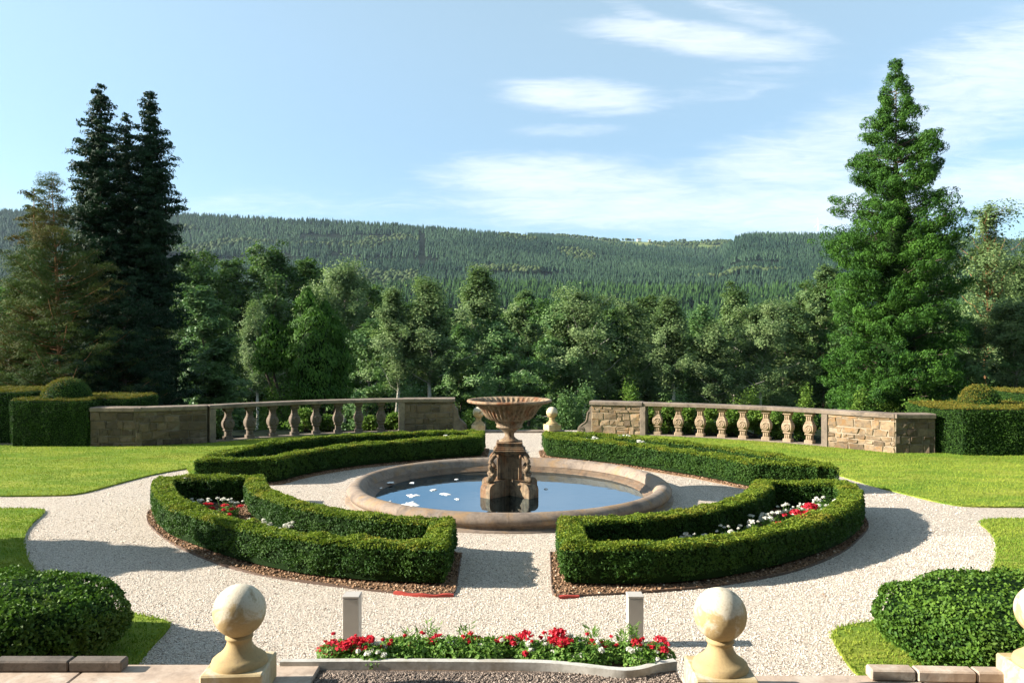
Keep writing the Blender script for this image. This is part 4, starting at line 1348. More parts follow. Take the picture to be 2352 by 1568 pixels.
def balustrade(label, path_bal, pier_in, pier_in2, wall_a, wall_b, wall_c, bal_px, H, flip, seed):
    """path_bal: ground line of the open part from the outer pier to the inner pier"""
    rng = np.random.default_rng(seed)
    root = empty('balustrade', (path_bal[0][0], path_bal[0][1], 0), label, 'balustrade', 'stone balustrades at the back of the garden')
    rootc = np.array([path_bal[0][0], path_bal[0][1], 0.0])

    def put(g, name, mats):
        o = g.obj(name, mats, root)
        o.location = -rootc
        return o
    pi1, pi2 = np.array(pier_in), np.array(pier_in2)
    # inner pier (next to the steps)
    g = G()
    rubble_wall(g, pi1, pi2, 0.02, H - 0.12, 0.42, rng)
    put(g, 'pier', [M['wall_stone_shaded' if flip > 0 else 'wall_stone'], M['mortar_shaded' if flip > 0 else 'mortar']])
    # outer wall and its return
    g = G()
    ea = unit(np.array(wall_b) - np.array(wall_a))
    rubble_wall(g, wall_a, np.array(wall_b) + ea * .1, 0.0, H - 0.12, 0.42, rng)
    put(g, 'end_wall', [M['wall_stone_shaded' if flip > 0 else 'wall_stone'], M['mortar_shaded' if flip > 0 else 'mortar']])
    g = G()
    eb = unit(np.array(wall_c) - np.array(wall_b))
    rubble_wall(g, np.array(wall_b) - eb * .1, wall_c, 0.0, H - 0.122, 0.40, rng)
    put(g, 'return_wall', [M['wall_stone_shaded'], M['mortar_shaded']])  # both return walls take the stone with painted shade
    # dressed quoins where the open part meets the walls
    for p, q in ((pi1, path_bal[-2]), (wall_a, path_bal[1])):
        g = G()
        d = np.array(q) - np.array(p)
        a = math.atan2(d[1], d[0])
        c = np.array(p) + unit(d) * 0.09
        g.box((c[0], c[1], (H - .12) / 2 + .005), (0.18, 0.46, H - .13), a, 0.012)
        put(g, 'quoin', M['cap_stone'])
    # coping
    g = G()
    full = np.r_[[wall_c, wall_b], [wall_a], path_bal[1:-1], [pi1, pi2]]
    # walls keep sharp corners, so the coping is laid as three lengths
    rail(g, np.array([wall_c, np.array(wall_b) - eb * .14]), H - 0.121, H + .003, 0.48)
    rail(g, np.array([np.array(wall_b) + ea * .14, wall_a]), H - 0.12, H, 0.5)
    rail(g, np.r_[[wall_a], path_bal[1:-1], [pi1]], H - 0.119, H - 0.003, 0.44)
    e = unit(pi2 - pi1)
    rail(g, np.array([pi1 - e * .05, pi2 + e * .06]), H - 0.118, H + .004, 0.52)
    put(g, 'coping', M['cap_stone'])
    g = G()
    rail(g, np.r_[[wall_a], path_bal[1:-1], [pi1]], -0.03, 0.06, 0.36)
    put(g, 'plinth', M['cap_stone'])
    g = G()
    d = pi2 - pi1
    ang = math.atan2(d[1], d[0])
    if flip < 0: ang += math.pi
    scroll_block(g, pi2 + e * .004, ang, flip, H - .13)
    put(g, 'scroll_bracket', M['cap_stone'])
    # balusters: where each line of sight meets the balustrade line
    P = resample(np.r_[[wall_a], path_bal[1:-1], [pi1]], 0.02)
    pxs = CX + F * P[:, 0] / P[:, 1]
    T = unit(np.gradient(P, axis=0))
    sc_ = (H - .12 - .06 + .002) / 0.8
    for bx in bal_px:
        k = int(np.argmin(np.abs(pxs - bx)))
        b = link_mesh('baluster', BAL[flip], root, (P[k, 0] - rootc[0], P[k, 1] - rootc[1], 0.059))
        a = math.atan2(T[k, 1], T[k, 0])
        if abs(a) > math.pi / 2: a += math.pi
        b.rotation_euler = (0, 0, a)
        b.scale = (1, 1, sc_)
    return root


balustrade('long stone balustrade left of the steps with rubble end wall, in shade', [(-9.0, 22.95), (-8.2, 23.65), (-7.34, 24.25), (-6.4, 24.78), (-5.4, 25.22), (-4.4, 25.5), (-3.55, 25.66)],
           (-3.55, 25.66), (-1.95, 25.76), (-9.0, 22.95), (-10.66, 22.25), (-11.96, 22.25), [523.6, 574, 626, 676, 726, 776.4, 824, 875], 1.13, 1, 41)
balustrade('long stone balustrade right of the steps with rubble end wall, in sun', [(9.05, 22.08), (8.7, 22.42), (7.69, 23.2), (6.47, 23.9), (5.4, 24.4), (4.39, 24.75), (4.13, 24.85)],
           (4.13, 24.85), (2.62, 25.3), (9.05, 22.08), (10.28, 20.9), (11.27, 20.9), [1510, 1559, 1609, 1658.5, 1708, 1760, 1810, 1860], 1.07, -1, 42)

# threshold at the head of the steps
g = G()
g.box((-0.05, 25.75, 0.015), (3.6, 0.4, 0.09), 0.0, 0.015)
for k in range(1, 4):
    g.box((-0.05, 25.95 + .34 * k, 0.015 - .16 * k), (3.6 - .004 * k, 0.36, 0.16), 0.0, 0.012)
tag(g.obj('garden_steps', M['cap_stone']), 'stone steps leaving the garden between the two pale ball finials', 'steps')


# ------------------------------------------------------------------ ball finials
def finial_meshes():
    g = G()
    s = np.linspace(-math.pi / 2 + .3, math.pi / 2, 26)
    g.lathe(np.c_[np.maximum(0.189 * np.cos(s), .0006), 0.587 + 0.189 * np.sin(s)], 48)
    ball = g.mesh('ball', [M['weathered_ball']])
    g = G()
    g.lathe([(0.2, 0.2), (0.2, 0.215), (0.192, 0.24), (0.175, 0.255), (0.165, 0.26), (0.145, 0.275), (0.118, 0.3), (0.098, 0.33), (0.088, 0.36), (0.088, 0.385), (0.1, 0.392), (0.1, 0.402), (0.092, 0.408), (0.09, 0.42), (0.001, 0.42)], 44)
    neck = g.mesh('neck', [M['weathered_ball']])
    g = G()
    g.box((0, 0, 0.1), (0.44, 0.44, 0.2), 0, 0.012)
    pl = g.mesh('plinth', [M['ball_stone']])
    return ball, neck, pl


FIN = finial_meshes()


def finial(loc, rz, label):
    r = empty('ball_finial', loc, label, 'finial', 'stone ball finials', rz)
    for nm, me in zip(('ball', 'neck', 'plinth'), FIN):
        link_mesh(nm, me, r)
    return r


COPZ = 0.43
for (px, D, z0, rz, lab) in (
    (550, 5.74, COPZ, 0.06, 'large stained stone ball finial in the left foreground, half in shade'),
    (1654, 5.66, COPZ, -0.03, 'large pale stone ball finial in the right foreground beside the flowers'),
    (2397, 5.72, COPZ, 0.0, 'stone ball finial cut off by the right edge of the picture'),
    (1099, 25.75, 0.06, 0.0, 'small distant yellow ball finial left of the urn'),
    (1268, 25.75, 0.06, 0.4, 'small distant white ball finial right of the urn'),
):
    o = finial(((px - CX) / F * D, D, z0 - (0.0 if D < 10 else 0.0)), rz, lab)

# ------------------------------------------------------------------ terrace edge in the foreground
g = G()
for k, (x0, x1) in enumerate([(-7.2, -5.1), (-5.1, -3.35), (-3.35, -1.52)]):
    g.box(((x0 + x1) / 2, 5.2, COPZ - .06), (x1 - x0 - .006, 2.0, .12), 0, 0.01, tint=(.5, .56, .52)[k])
g.box((-4.35, 5.15, 0.155), (5.6, 1.85, 0.31), 0, 0)
o = g.obj('terrace_wall', M['paving_stone'])
tag(o, 'low wide terrace wall with flat paved top at bottom left', 'wall', 'terrace walls along the front')
g = G()
for k, (x0, x1) in enumerate([(1.3, 3.1), (3.1, 5.2), (5.2, 7.2)]):
    g.box(((x0 + x1) / 2, 5.0, COPZ - .06), (x1 - x0 - .006, 2.0, .12), R(0), 0.01, tint=(.5, .55, .5)[k])
g.box((4.25, 4.95, 0.155), (5.7, 1.85, 0.31), 0, 0)
o = g.obj('terrace_wall', M['paving_stone'])
tag(o, 'low wide terrace wall with flat paved top at bottom right', 'wall', 'terrace walls along the front')


def kerb_blocks(name, spans, y0, y1, z, h, label, dz, mt='paving_stone'):
    g = G()
    rng = np.random.default_rng(8)
    n = len(spans) - 1
    for k in range(n):
        x0, x1 = spans[k], spans[k + 1]
        yc = y0 + (y1 - y0) * (k + .5) / n
        g.box(((x0 + x1) / 2, yc, z + h / 2 + dz * k), (x1 - x0 - .008, .12, h), math.atan2(y1 - y0, spans[-1] - spans[0]), 0.012, tint=rng.uniform(.35, .6))
    o = g.obj(name, M[mt])
    tag(o, label, 'kerb', 'upstand kerbs on the terrace walls')


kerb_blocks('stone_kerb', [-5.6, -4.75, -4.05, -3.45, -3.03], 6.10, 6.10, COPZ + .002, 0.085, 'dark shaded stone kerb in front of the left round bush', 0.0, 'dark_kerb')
kerb_blocks('stone_kerb', [2.72, 3.06, 3.5, 4.2, 4.9], 5.95, 5.85, COPZ + .002, 0.085, 'sunlit pinkish stone kerb in front of the right round bush', 0.0)

# planting strip between the finials
g = G()
g.slab([(-1.58, 6.18), (1.3, 6.02), (1.28, 6.6), (-1.56, 6.66)], 0.0, 0.395)
tag(g.obj('soil', M['soil']), kind='structure')
g = G()
g.slab([(-1.53, 4.2), (1.3, 4.2), (1.3, 6.12), (-1.53, 6.16)], 0.2, 0.40)
tag(g.obj('gravel_strip', M['dark_gravel']), kind='structure')
pebbles([(-1.5, 5.2), (1.28, 5.2), (1.28, 6.1), (-1.5, 6.1)], 6500, 0.006, 0.013, 0.40, M['dark_pebble'], 'dark_gravel', 'dark brown gravel at the bottom between the finials', 23, None, 0.5)
# wavy white edging
P = smooth_path([(-1.84, 6.19), (-1.0, 6.2), (-.3, 6.19), (.2, 6.18), (.45, 6.14), (.7, 6.06), (.88, 6.02), (1.02, 6.06), (1.14, 6.15), (1.3, 6.2)], 3)
T = unit(np.gradient(P, axis=0))
N = np.c_[-T[:, 1], T[:, 0]] * .03
L = len(P)
zt = COPZ + .035
g = G()
V = np.r_[np.c_[P + N, np.full(L, .3)], np.c_[P + N, np.full(L, zt)], np.c_[P - N, np.full(L, zt)], np.c_[P - N, np.full(L, .3)]]
i = np.arange(L - 1)
g.add(V, [np.concatenate([np.stack([a * L + i, b * L + i, b * L + i + 1, a * L + i + 1], 1) for a, b in ((0, 1), (1, 2), (2, 3))]), np.array([[0, L, 2 * L, 3 * L]]), np.array([[L - 1, 4 * L - 1, 3 * L - 1, 2 * L - 1]])])
tag(g.obj('bed_kerb', M['white_kerb']), 'wavy white kerb in front of the red and white flowers', 'kerb')


# bollards
def bollard(px0, px1, D, label):
    x = ((px0 + px1) / 2 - CX) / F * D
    wd = (px1 - px0) / F * D
    r = empty('bollard', (x, D, 0), label, 'bollard', 'grey square bollards', 0)
    top = EYE - (1363 - CY) / F * D
    g = G()
    g.box((0, 0, top / 2 - .012), (wd - .006, wd - .006, top - .024), 0, 0.004)
    g.obj('post', M['bollard'], r)
    g = G()
    g.box((0, 0, top - .0105), (wd + .002, wd + .002, .021), 0, 0.004)
    g.obj('cap', M['bollard'], r)


bollard(790, 828, 7.7, 'grey square bollard left of centre behind the red flowers')
bollard(1440, 1476, 7.7, 'grey square bollard right of centre behind the red flowers')


# ------------------------------------------------------------------ clipped domes and yew blocks
def dome_bush(c, rx, ry, h, dens, ls, seed, label, hollow=None):
    rng = np.random.default_rng(seed)
    n = int(2.2 * math.pi * ((rx + ry) / 2) * h * 1.5 * dens)
    th = rng.uniform(0, 2 * np.pi, n)
    ph = np.arcsin(rng.uniform(-0.75, 1, n))
    cz = h * .47
    sx = np.sign(np.cos(ph)) * np.abs(np.cos(ph)) ** 0.95
    sz = np.sign(np.sin(ph)) * np.abs(np.sin(ph)) ** 0.96
    p = np.c_[np.cos(th) * sx * rx, np.sin(th) * sx * ry, cz + np.where(sz > 0, sz * (h - cz), sz * cz * 1.2)]
    N = unit(p / np.array([rx ** 2, ry ** 2, h ** 2]) - np.array([0, 0, cz / h ** 2]))
    lump = 0.05 * (vnoise(p[:, 0] + 30 + p[:, 2], p[:, 1] + 30 - p[:, 2], .3, seed) - .5) * 2 + .03 * (vnoise(p[:, 0] + 60, p[:, 2] + p[:, 1] + 60, .11, seed + 1) - .5) * 2
    p = p + N * (lump + rng.normal(0, .014, n))[:, None]
    keep = p[:, 2] > 0.02
    if hollow is not None:
        keep &= ~((p[:, 2] < hollow[2] * (0.8 + .4 * rng.uniform(size=n))) & (p[:, 0] > hollow[0]) & (p[:, 0] < hollow[1]) & (p[:, 1] < 0))
    p, N = p[keep], N[keep]
    void = vnoise(p[:, 0] + p[:, 1] * .6 + 40, p[:, 2] + p[:, 1] * .5 + 40, 0.1, seed + 3) < .36
    kv = ~(void & (rng.uniform(size=len(p)) < .6))
    p, N = p[kv], N[kv]
    tint = np.clip(0.25 + 0.3 * (N[:, 2] > .5) * rng.uniform(0, 1, len(p)) + rng.uniform(-.2, .35, len(p)) + 0.4 * (vnoise(p[:, 0] + 9, p[:, 1] + p[:, 2] * 2 + 9, .13, seed + 4) - .45), 0, 1)
    V, Fq = leaf_quads(p, unit(N * .7 + rng.normal(size=N.shape) * .65), ls, rng, 0.62)
    r = empty('round_bush', c, label, 'bush', 'round clipped bushes in front')
    me = mk_mesh('foliage', V, [Fq], M['dome_leaf'], False, np.repeat(tint, 4))
    link_mesh('foliage', me, r)
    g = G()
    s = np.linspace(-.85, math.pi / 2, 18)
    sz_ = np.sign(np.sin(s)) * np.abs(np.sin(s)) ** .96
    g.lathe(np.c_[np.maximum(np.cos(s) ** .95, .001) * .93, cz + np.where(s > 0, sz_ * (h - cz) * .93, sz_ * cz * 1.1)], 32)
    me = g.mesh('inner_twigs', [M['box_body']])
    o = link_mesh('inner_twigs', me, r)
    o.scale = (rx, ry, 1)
    g = G()
    for k in range(9):
        a, q = rng.uniform(0, 6.28), rng.uniform(.1, .45)
        b = np.array([math.cos(a) * q * rx * .5, math.sin(a) * q * ry * .5 - .2, 0])
        e = b + np.array([rng.normal(0, .3), rng.normal(-.15, .2), h * .5])
        g.tube([b, (b + e) / 2 + rng.normal(0, .04, 3), e], [.02, .014, .008], 6)
    g.obj('stem', M['pale_bark'], r)


dome_bush((-4.85, 7.3, 0.02), 1.13, 0.9, 0.735, 4200, 0.0185, 51, 'round clipped bush at bottom left, its right side in shade')
dome_bush((4.62, 7.25, 0.02), 1.17, 0.92, 0.725, 4200, 0.0185, 52, 'round clipped bush at bottom right with bare stems under it', (-.05, .75, .22))


def yew_block(poly, h, dens, seed, name_label, ball=None, lumpy=0.03):
    """clipped yew block with vertical faces; the new growth on top is yellower"""
    rng = np.random.default_rng(seed)
    P = np.asarray(poly, float)
    a = np.sum(P[:, 0] * np.roll(P[:, 1], -1) - np.roll(P[:, 0], -1) * P[:, 1])
    if a < 0: P = P[::-1]
    c = P.mean(0)
    r = empty('yew_hedge', (c[0], c[1], 0), name_label, 'hedge', 'clipped yew hedges')
    P = P - c
    B = np.roll(P, -1, 0)
    L = np.linalg.norm(B - P, axis=1)
    n = int(L.sum() * h * dens)
    i = rng.choice(len(P), n, p=L / L.sum())
    f = rng.uniform(0, 1, n)[:, None]
    xy = P[i] * (1 - f) + B[i] * f
    e = unit(B[i] - P[i])
    nr = np.c_[e[:, 1], -e[:, 0]]
    z = rng.uniform(0.02, h, n)
    d = lumpy * (vnoise(xy[:, 0] + 30, xy[:, 1] + z + 30, .35, seed) - .5) * 2 + rng.normal(0, .02, n) - 0.03 * np.clip((z - h + .06) / .06, 0, 1)
    C = np.c_[xy + nr * d[:, None], z]
    N = np.c_[nr, np.full(n, .3)]
    V, Fq = leaf_quads(C, unit(N * .6 + rng.normal(size=N.shape) * .7), 0.03, rng, 0.3)
    tint = rng.uniform(0, 1, n) * .9
    g = G()
    g.add(V, [Fq], 0, False, np.repeat(tint, 4))
    top = scatter(P, dens * 1.3, rng)
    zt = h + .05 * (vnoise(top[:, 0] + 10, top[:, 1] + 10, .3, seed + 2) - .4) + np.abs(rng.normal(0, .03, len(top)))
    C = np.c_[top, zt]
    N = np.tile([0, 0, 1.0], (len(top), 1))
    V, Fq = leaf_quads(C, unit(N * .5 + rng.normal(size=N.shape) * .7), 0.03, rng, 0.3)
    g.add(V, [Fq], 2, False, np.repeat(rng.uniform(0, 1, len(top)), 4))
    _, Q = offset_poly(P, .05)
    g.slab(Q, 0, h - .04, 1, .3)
    g.obj('foliage', [M['yew_leaf'], M['box_body'], M['yew_young']], r)
    if ball:
        bx, by, rx, bh = ball
        n = int(9 * rx * rx * dens)
        th = rng.uniform(0, 6.28, n)
        ph = np.arcsin(rng.uniform(-.1, 1, n))
        p = np.c_[np.cos(th) * np.cos(ph) * rx, np.sin(th) * np.cos(ph) * rx, np.sin(ph) * bh]
        N = unit(p / np.array([rx, rx, bh]))
        p += N * (rng.normal(0, .02, n) + .03 * (vnoise(p[:, 0] + 5, p[:, 1] + p[:, 2] + 5, .25, seed) - .5))[:, None]
        V, Fq = leaf_quads(p + np.array([bx - c[0], by - c[1], h]), unit(N * .6 + rng.normal(size=N.shape) * .7), .028, rng, .3)
        gi = G()
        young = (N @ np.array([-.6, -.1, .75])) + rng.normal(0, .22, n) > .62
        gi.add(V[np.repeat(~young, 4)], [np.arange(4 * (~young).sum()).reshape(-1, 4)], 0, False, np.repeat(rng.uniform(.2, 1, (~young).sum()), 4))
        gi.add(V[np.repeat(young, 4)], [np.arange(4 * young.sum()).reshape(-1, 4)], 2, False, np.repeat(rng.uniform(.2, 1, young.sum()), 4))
        s = np.linspace(0, math.pi / 2, 8)
        gi.lathe(np.c_[np.maximum(np.cos(s) * rx * .9, .001), np.sin(s) * bh * .9], 20, 1, c=(bx - c[0], by - c[1], h), tint=.3)
        gi.obj('topiary_dome', [M['yew_leaf'], M['box_body'], M['yew_young']], r)


yew_block([(-14.2, 22.0), (-12.0, 22.0), (-12.0, 22.62), (-11.3, 22.66), (-11.2, 24.6), (-14.2, 24.6)], 1.32, 1500, 61, 'dark yew block with an orange tipped dome at the left wall end', (-13.15, 22.95, .66, .6))
yew_block([(-19.5, 22.9), (-14.25, 22.9), (-14.25, 25), (-19.5, 25)], 1.52, 900, 62, 'taller dark yew hedge at the left edge of the picture')
yew_block([(11.78, 20.3), (17, 20.05), (17, 22.8), (11.5, 22.6), (11.24, 21.0)], 1.22, 1500, 63, 'yew block with sunlit end face and rounded dome at right wall end', (13.15, 21.9, .53, .56))
yew_block([(14.6, 22.2), (18, 22.0), (18, 24.5), (14.9, 24.5)], 1.5, 900, 64, 'yew hedge top rising at the right edge of the picture')


# ------------------------------------------------------------------ flowers
def flower_plant(c, rad, h, seed, label, heads, colour, name, group, cat='flowers', wide=None):
    rng = np.random.default_rng(seed)
    r = empty(name, c, label, cat, group)
    n = int(700 * rad / .2)
    th, q = rng.uniform(0, 6.28, n), np.sqrt(rng.uniform(0, 1, n))
    p = np.c_[np.cos(th) * q * rad, np.sin(th) * q * rad, (1 - .6 * q ** 2) * h * rng.uniform(.1, 1, n) ** .7]
    V, Fq = leaf_quads(p, unit(np.c_[np.cos(th) * q, np.sin(th) * q, np.full(n, .8)] + rng.normal(size=(n, 3)) * .5), .017, rng, .65)
    g = G()
    g.add(V, [Fq], 0, False, np.repeat(rng.uniform(0, 1, n), 4))
    for k in range(10):
        a, q = rng.uniform(0, 6.28), rng.uniform(.2, .9)
        g.tube([(0, 0, 0), (math.cos(a) * q * rad * .6, math.sin(a) * q * rad * .6, h * .5), (math.cos(a) * q * rad, math.sin(a) * q * rad, h * .85)], [.006, .005, .003], 5, 0)
    g.obj('foliage', M['plant_leaf'], r)
    for (hx, hy, hz, hr) in heads:
        n = int(58 * (hr / .04) ** 1.5) + 8
        d = unit(rng.normal(size=(n, 3)))
        d[:, 2] = np.abs(d[:, 2]) * .9 - .2
        p = d * hr * rng.uniform(.45, 1.25, n)[:, None] * np.array([1.1, 1.1, .8]) + np.array([hx, hy, hz])
        V, Fq = leaf_quads(p, unit(d + rng.normal(size=(n, 3)) * .5), .0135 if hr < .05 else .017, rng, .8)
        gh = G()
        gh.add(V, [Fq], 0, False, np.repeat(rng.uniform(0, 1, n), 4))
        gh.tube([(hx * .6, hy * .6, 0.02), (hx, hy, hz)], [.004, .003], 5, 1)
        gh.obj('flower_head', [M[colour], M['plant_leaf']], r)
    return r


def spike_plant(c, h, seed, label):
    rng = np.random.default_rng(seed)
    r = empty('tall_leafy_plant', c, label, 'plant', 'leafy spikes in the front flower bed')
    g = G()
    ns = 3
    P_, N_, T_ = [], [], []
    for k in range(ns):
        a = rng.uniform(0, 6.28)
        top = np.array([math.cos(a) * .07, math.sin(a) * .05, h * rng.uniform(.75, 1)])
        g.tube([(0, 0, 0), top * .5 + rng.normal(0, .008, 3), top], [.006, .004, .002], 5, 0)
        for q in np.linspace(.25, 1, 16):
            b = rng.uniform(0, 6.28)
            d = np.array([math.cos(b), math.sin(b), .7])
            P_.append(top * q + d * .035)
            N_.append(np.cross(d, [math.sin(b), -math.cos(b), 0]))
            T_.append(d)
    V, Fq = leaf_quads(np.array(P_), np.array(N_), .036, rng, .2, np.array(T_) * 2)
    g.add(V, [Fq], 0, False, np.repeat(rng.uniform(.3, 1, len(P_)), 4))
    g.obj('foliage', M['plant_leaf'], r)


BZ = 0.40
rf = np.random.default_rng(77)


def bed_pt(px, D=6.45):
    return np.array([(px - CX) / F * D, D, BZ])


FRONT = [  # plant centre px, D, radius, label, [(head px, head py, size px)]
    (775, 6.4, .17, 'red geranium at the left end of the front flower bed', [(742, 1490, 22), (765, 1478, 24), (790, 1482, 26), (775, 1502, 18), (748, 1505, 14)]),
    (820, 6.4, .17, 'red geranium in front of the left bollard', [(812, 1470, 22), (832, 1472, 24), (850, 1468, 20), (826, 1492, 20)]),
    (905, 6.45, .16, 'small red geranium right of the left bollard', [(898, 1480, 16), (880, 1486, 10)]),
    (985, 6.45, .18, 'red geranium in the left middle with low scattered heads', [(992, 1472, 22), (988, 1488, 14), (966, 1507, 14), (986, 1507, 20), (976, 1518, 20), (1002, 1522, 18)]),
    (1085, 6.5, .17, 'sparse red geranium left of the bed centre', [(1064, 1478, 16), (1080, 1470, 14), (1098, 1466, 12), (1060, 1488, 12)]),
    (1165, 6.5, .17, 'red geranium at the centre of the front bed with high heads', [(1150, 1470, 18), (1172, 1466, 16), (1195, 1462, 20), (1208, 1456, 22), (1180, 1478, 14)]),
    (1220, 6.4, .16, 'orange red geranium low in the centre of the front bed', [(1220, 1495, 18), (1206, 1500, 12)]),
    (1278, 6.45, .18, 'brightest red geranium with the largest heads right of centre', [(1282, 1455, 30), (1270, 1470, 24), (1288, 1478, 26), (1305, 1472, 18), (1272, 1490, 24), (1294, 1494, 22)]),
    (1385, 6.4, .18, 'red geranium left of the right bollard', [(1380, 1482, 24), (1402, 1488, 24), (1362, 1478, 16), (1412, 1500, 28), (1420, 1508, 22), (1384, 1510, 14)]),
    (1445, 6.4, .16, 'red geranium in front of the right bollard', [(1448, 1478, 16), (1462, 1474, 20), (1436, 1496, 22), (1452, 1490, 16)]),
    (1505, 6.35, .16, 'red geranium at the right end of the front flower bed', [(1518, 1468, 22), (1498, 1482, 18), (1524, 1492, 20), (1530, 1478, 12)]),
]
for k, (px, D, rad, lab, heads) in enumerate(FRONT):
    c = bed_pt(px, D)
    hs = []
    for (hx, hy, sz) in heads:
        d = D + rf.uniform(-.12, .12)
        p = at(hx, hy, d) - c
        hs.append((p[0], p[1], p[2], sz / F * d / 2 * 1.12))
    for _ in range(4):
        hs.append((rf.uniform(-.17, .17), rf.uniform(-.1, .1), rf.uniform(.09, .17), rf.uniform(.008, .016)))
    flower_plant(c, rad, .14, 200 + k, lab, hs, 'red_petal', 'red_geranium', 'red geraniums')
for k, (px, D, lab) in enumerate([(862, 6.32, 'white flowers low behind the kerb in the left of the front bed'), (1130, 6.5, 'white flowers in the middle of the front bed'),
                                  (1240, 6.36, 'white flowers right of the centre of the front bed'), (1335, 6.5, 'white flowers behind the brightest red geranium'),
                                  (1350, 6.3, 'white flowers low at the dip of the white kerb'), (1475, 6.25, 'white flowers low near the right end of the front bed')]):
    c = bed_pt(px, D)
    hs = [(rf.uniform(-.13, .13), rf.uniform(-.1, .1), rf.uniform(.06, .15), rf.uniform(.01, .022)) for _ in range(9)]
    flower_plant(c, .16, .13, 230 + k, lab, hs, 'white_petal', 'white_flowers', 'white bedding flowers')
for k, (px, D, rad, lab) in enumerate([(940, 6.42, .2, 'flowerless green plant left of the middle of the front bed'), (1035, 6.42, .2, 'flowerless green plant under the tall leafy spikes'),
                                       (1110, 6.38, .18, 'flowerless yellowish green plant at the middle of the front bed'), (1310, 6.34, .2, 'flowerless broad green plant right of the middle of the bed')]):
    flower_plant(bed_pt(px, D), rad, .17, 240 + k, lab, [], 'red_petal', 'green_plant', 'green plants in the front bed', 'plant')
for k, (px, top, lab) in enumerate([(990, 1432, 'tallest leafy spike plant left of the bed centre'), (945, 1450, 'leafy spike plant second from the left in the bed'), (905, 1462, 'short leafy spike plant near the left bollard'),
                                    (1072, 1438, 'slim leafy spike plant left of the central geraniums'), (1365, 1440, 'thin pale leafy spike plant left of the right bollard'), (1465, 1425, 'leafy spike plant crossing the right bollard'),
                                    (1425, 1445, 'leafy spike plant just left of the right bollard')]):
    D = 6.6
    c = bed_pt(px, D)
    spike_plant(c, at(px, top, D)[2] - BZ, 260 + k, lab)


# flowers inside the hedged beds
def bed_flower(px, py, z, hr, colour, seed, label, rad=.16):
    c = gp(px, py, z)
    c[2] = 0.018
    n = 12 if colour == 'white_petal' else 8
    rb = np.random.default_rng(seed)
    hs = [(rb.normal(0, rad * .55), rb.normal(0, rad * .45), z + rb.uniform(-.09, .05), hr * rb.uniform(.45, 1.25)) for _ in range(n)]
    nm = 'white_flowers' if colour == 'white_petal' else 'red_geranium'
    flower_plant(c, rad * 1.15, z, seed, label, hs, colour, nm, 'white bedding flowers' if colour == 'white_petal' else 'red geraniums')


def zb(x, y): return 1568 + x * .2333, 1058.4 + y * .2333
def za(x, y): return 313.6 + x * .3167, 1058.4 + y * .3167


for k, (p, z, hr, colr, lab, rad) in enumerate([
    (zb(1240, 500), .32, .075, 'red_petal', 'big red geranium clump in the right hedge bed', .2), (zb(1160, 560), .28, .055, 'red_petal', 'red geranium clump just left of the big red one in right bed', .12),
    (zb(970, 650), .25, .035, 'red_petal', 'small red geranium showing over the right bed hedge', .14),
    (zb(1390, 400), .32, .032, 'white_petal', 'tallest white flower clump at back of the right hedge bed', .22), (zb(1440, 470), .28, .032, 'white_petal', 'white flower clump right of the big red one in right bed', .2),
    (zb(1150, 450), .3, .03, 'white_petal', 'white flower clump behind the big red one in right bed', .14), (zb(1010, 470), .3, .028, 'white_petal', 'white flower clump left behind the red ones in right bed', .15),
    (zb(860, 550), .28, .032, 'white_petal', 'white flower clump against the dark inner hedge in right bed', .2), (zb(680, 630), .25, .022, 'white_petal', 'pinkish white flower clump left of the others in right bed', .16),
    (zb(480, 690), .22, .024, 'white_petal', 'sparse white flowers in the middle of the right hedge bed', .16), (zb(200, 740), .2, .028, 'white_petal', 'white flowers low at left part of the right hedge bed', .17),
    (zb(20, 760), .2, .026, 'white_petal', 'leftmost white flowers of the right hedge bed', .13),
    (za(610, 350), .26, .06, 'red_petal', 'red geranium in the left hedge bed', .18), (za(530, 330), .24, .04, 'red_petal', 'small red geranium next to the other in the left bed', .1),
    (za(500, 295), .24, .028, 'white_petal', 'white flowers behind the red geraniums in the left bed', .14), (za(430, 305), .22, .03, 'white_petal', 'white flowers left of the red geraniums in the left bed', .12),
    (za(670, 300), .26, .03, 'white_petal', 'white flowers right of the red geraniums in the left bed', .15),
    (za(945, 455), .16, .03, 'white_petal', 'white flowers showing over the left bed hedge', .1), (za(1090, 480), .18, .034, 'white_petal', 'rightmost white flowers in the left hedge bed', .1),
    (za(840, 440), .16, .022, 'white_petal', 'faint white flowers on the soil of the left bed', .1),
]):
    bed_flower(*p, z, hr, colr, 300 + k, lab, rad)
for k, (px, py, lab) in enumerate([(1436, 1005, 'white flowers inside the back right hedge, on its left'), (1469, 1017, 'white flowers inside the back right hedge, lower right'), (1362, 1009, 'small white flowers inside the back right hedge near its end'),
                                   (1025, 1003, 'small white flowers inside the back left hedge')]):
    bed_flower(px, py, .5, .03, 'white_petal', 340 + k, lab, .14)


# ------------------------------------------------------------------ trees
def limb(g, a, b, r0, r1, rng, n=5, sag=0.0, m=0):
    t = np.linspace(0, 1, n)[:, None]
    P = a * (1 - t) + b * t
    L = np.linalg.norm(b - a)
    P[1:-1] += rng.normal(0, L * .03, (n - 2, 3))
    P[:, 2] += sag * (t[:, 0] ** 2) * L
    g.tube(P, np.linspace(r0, r1, n), 6, m, caps=False)
    return P


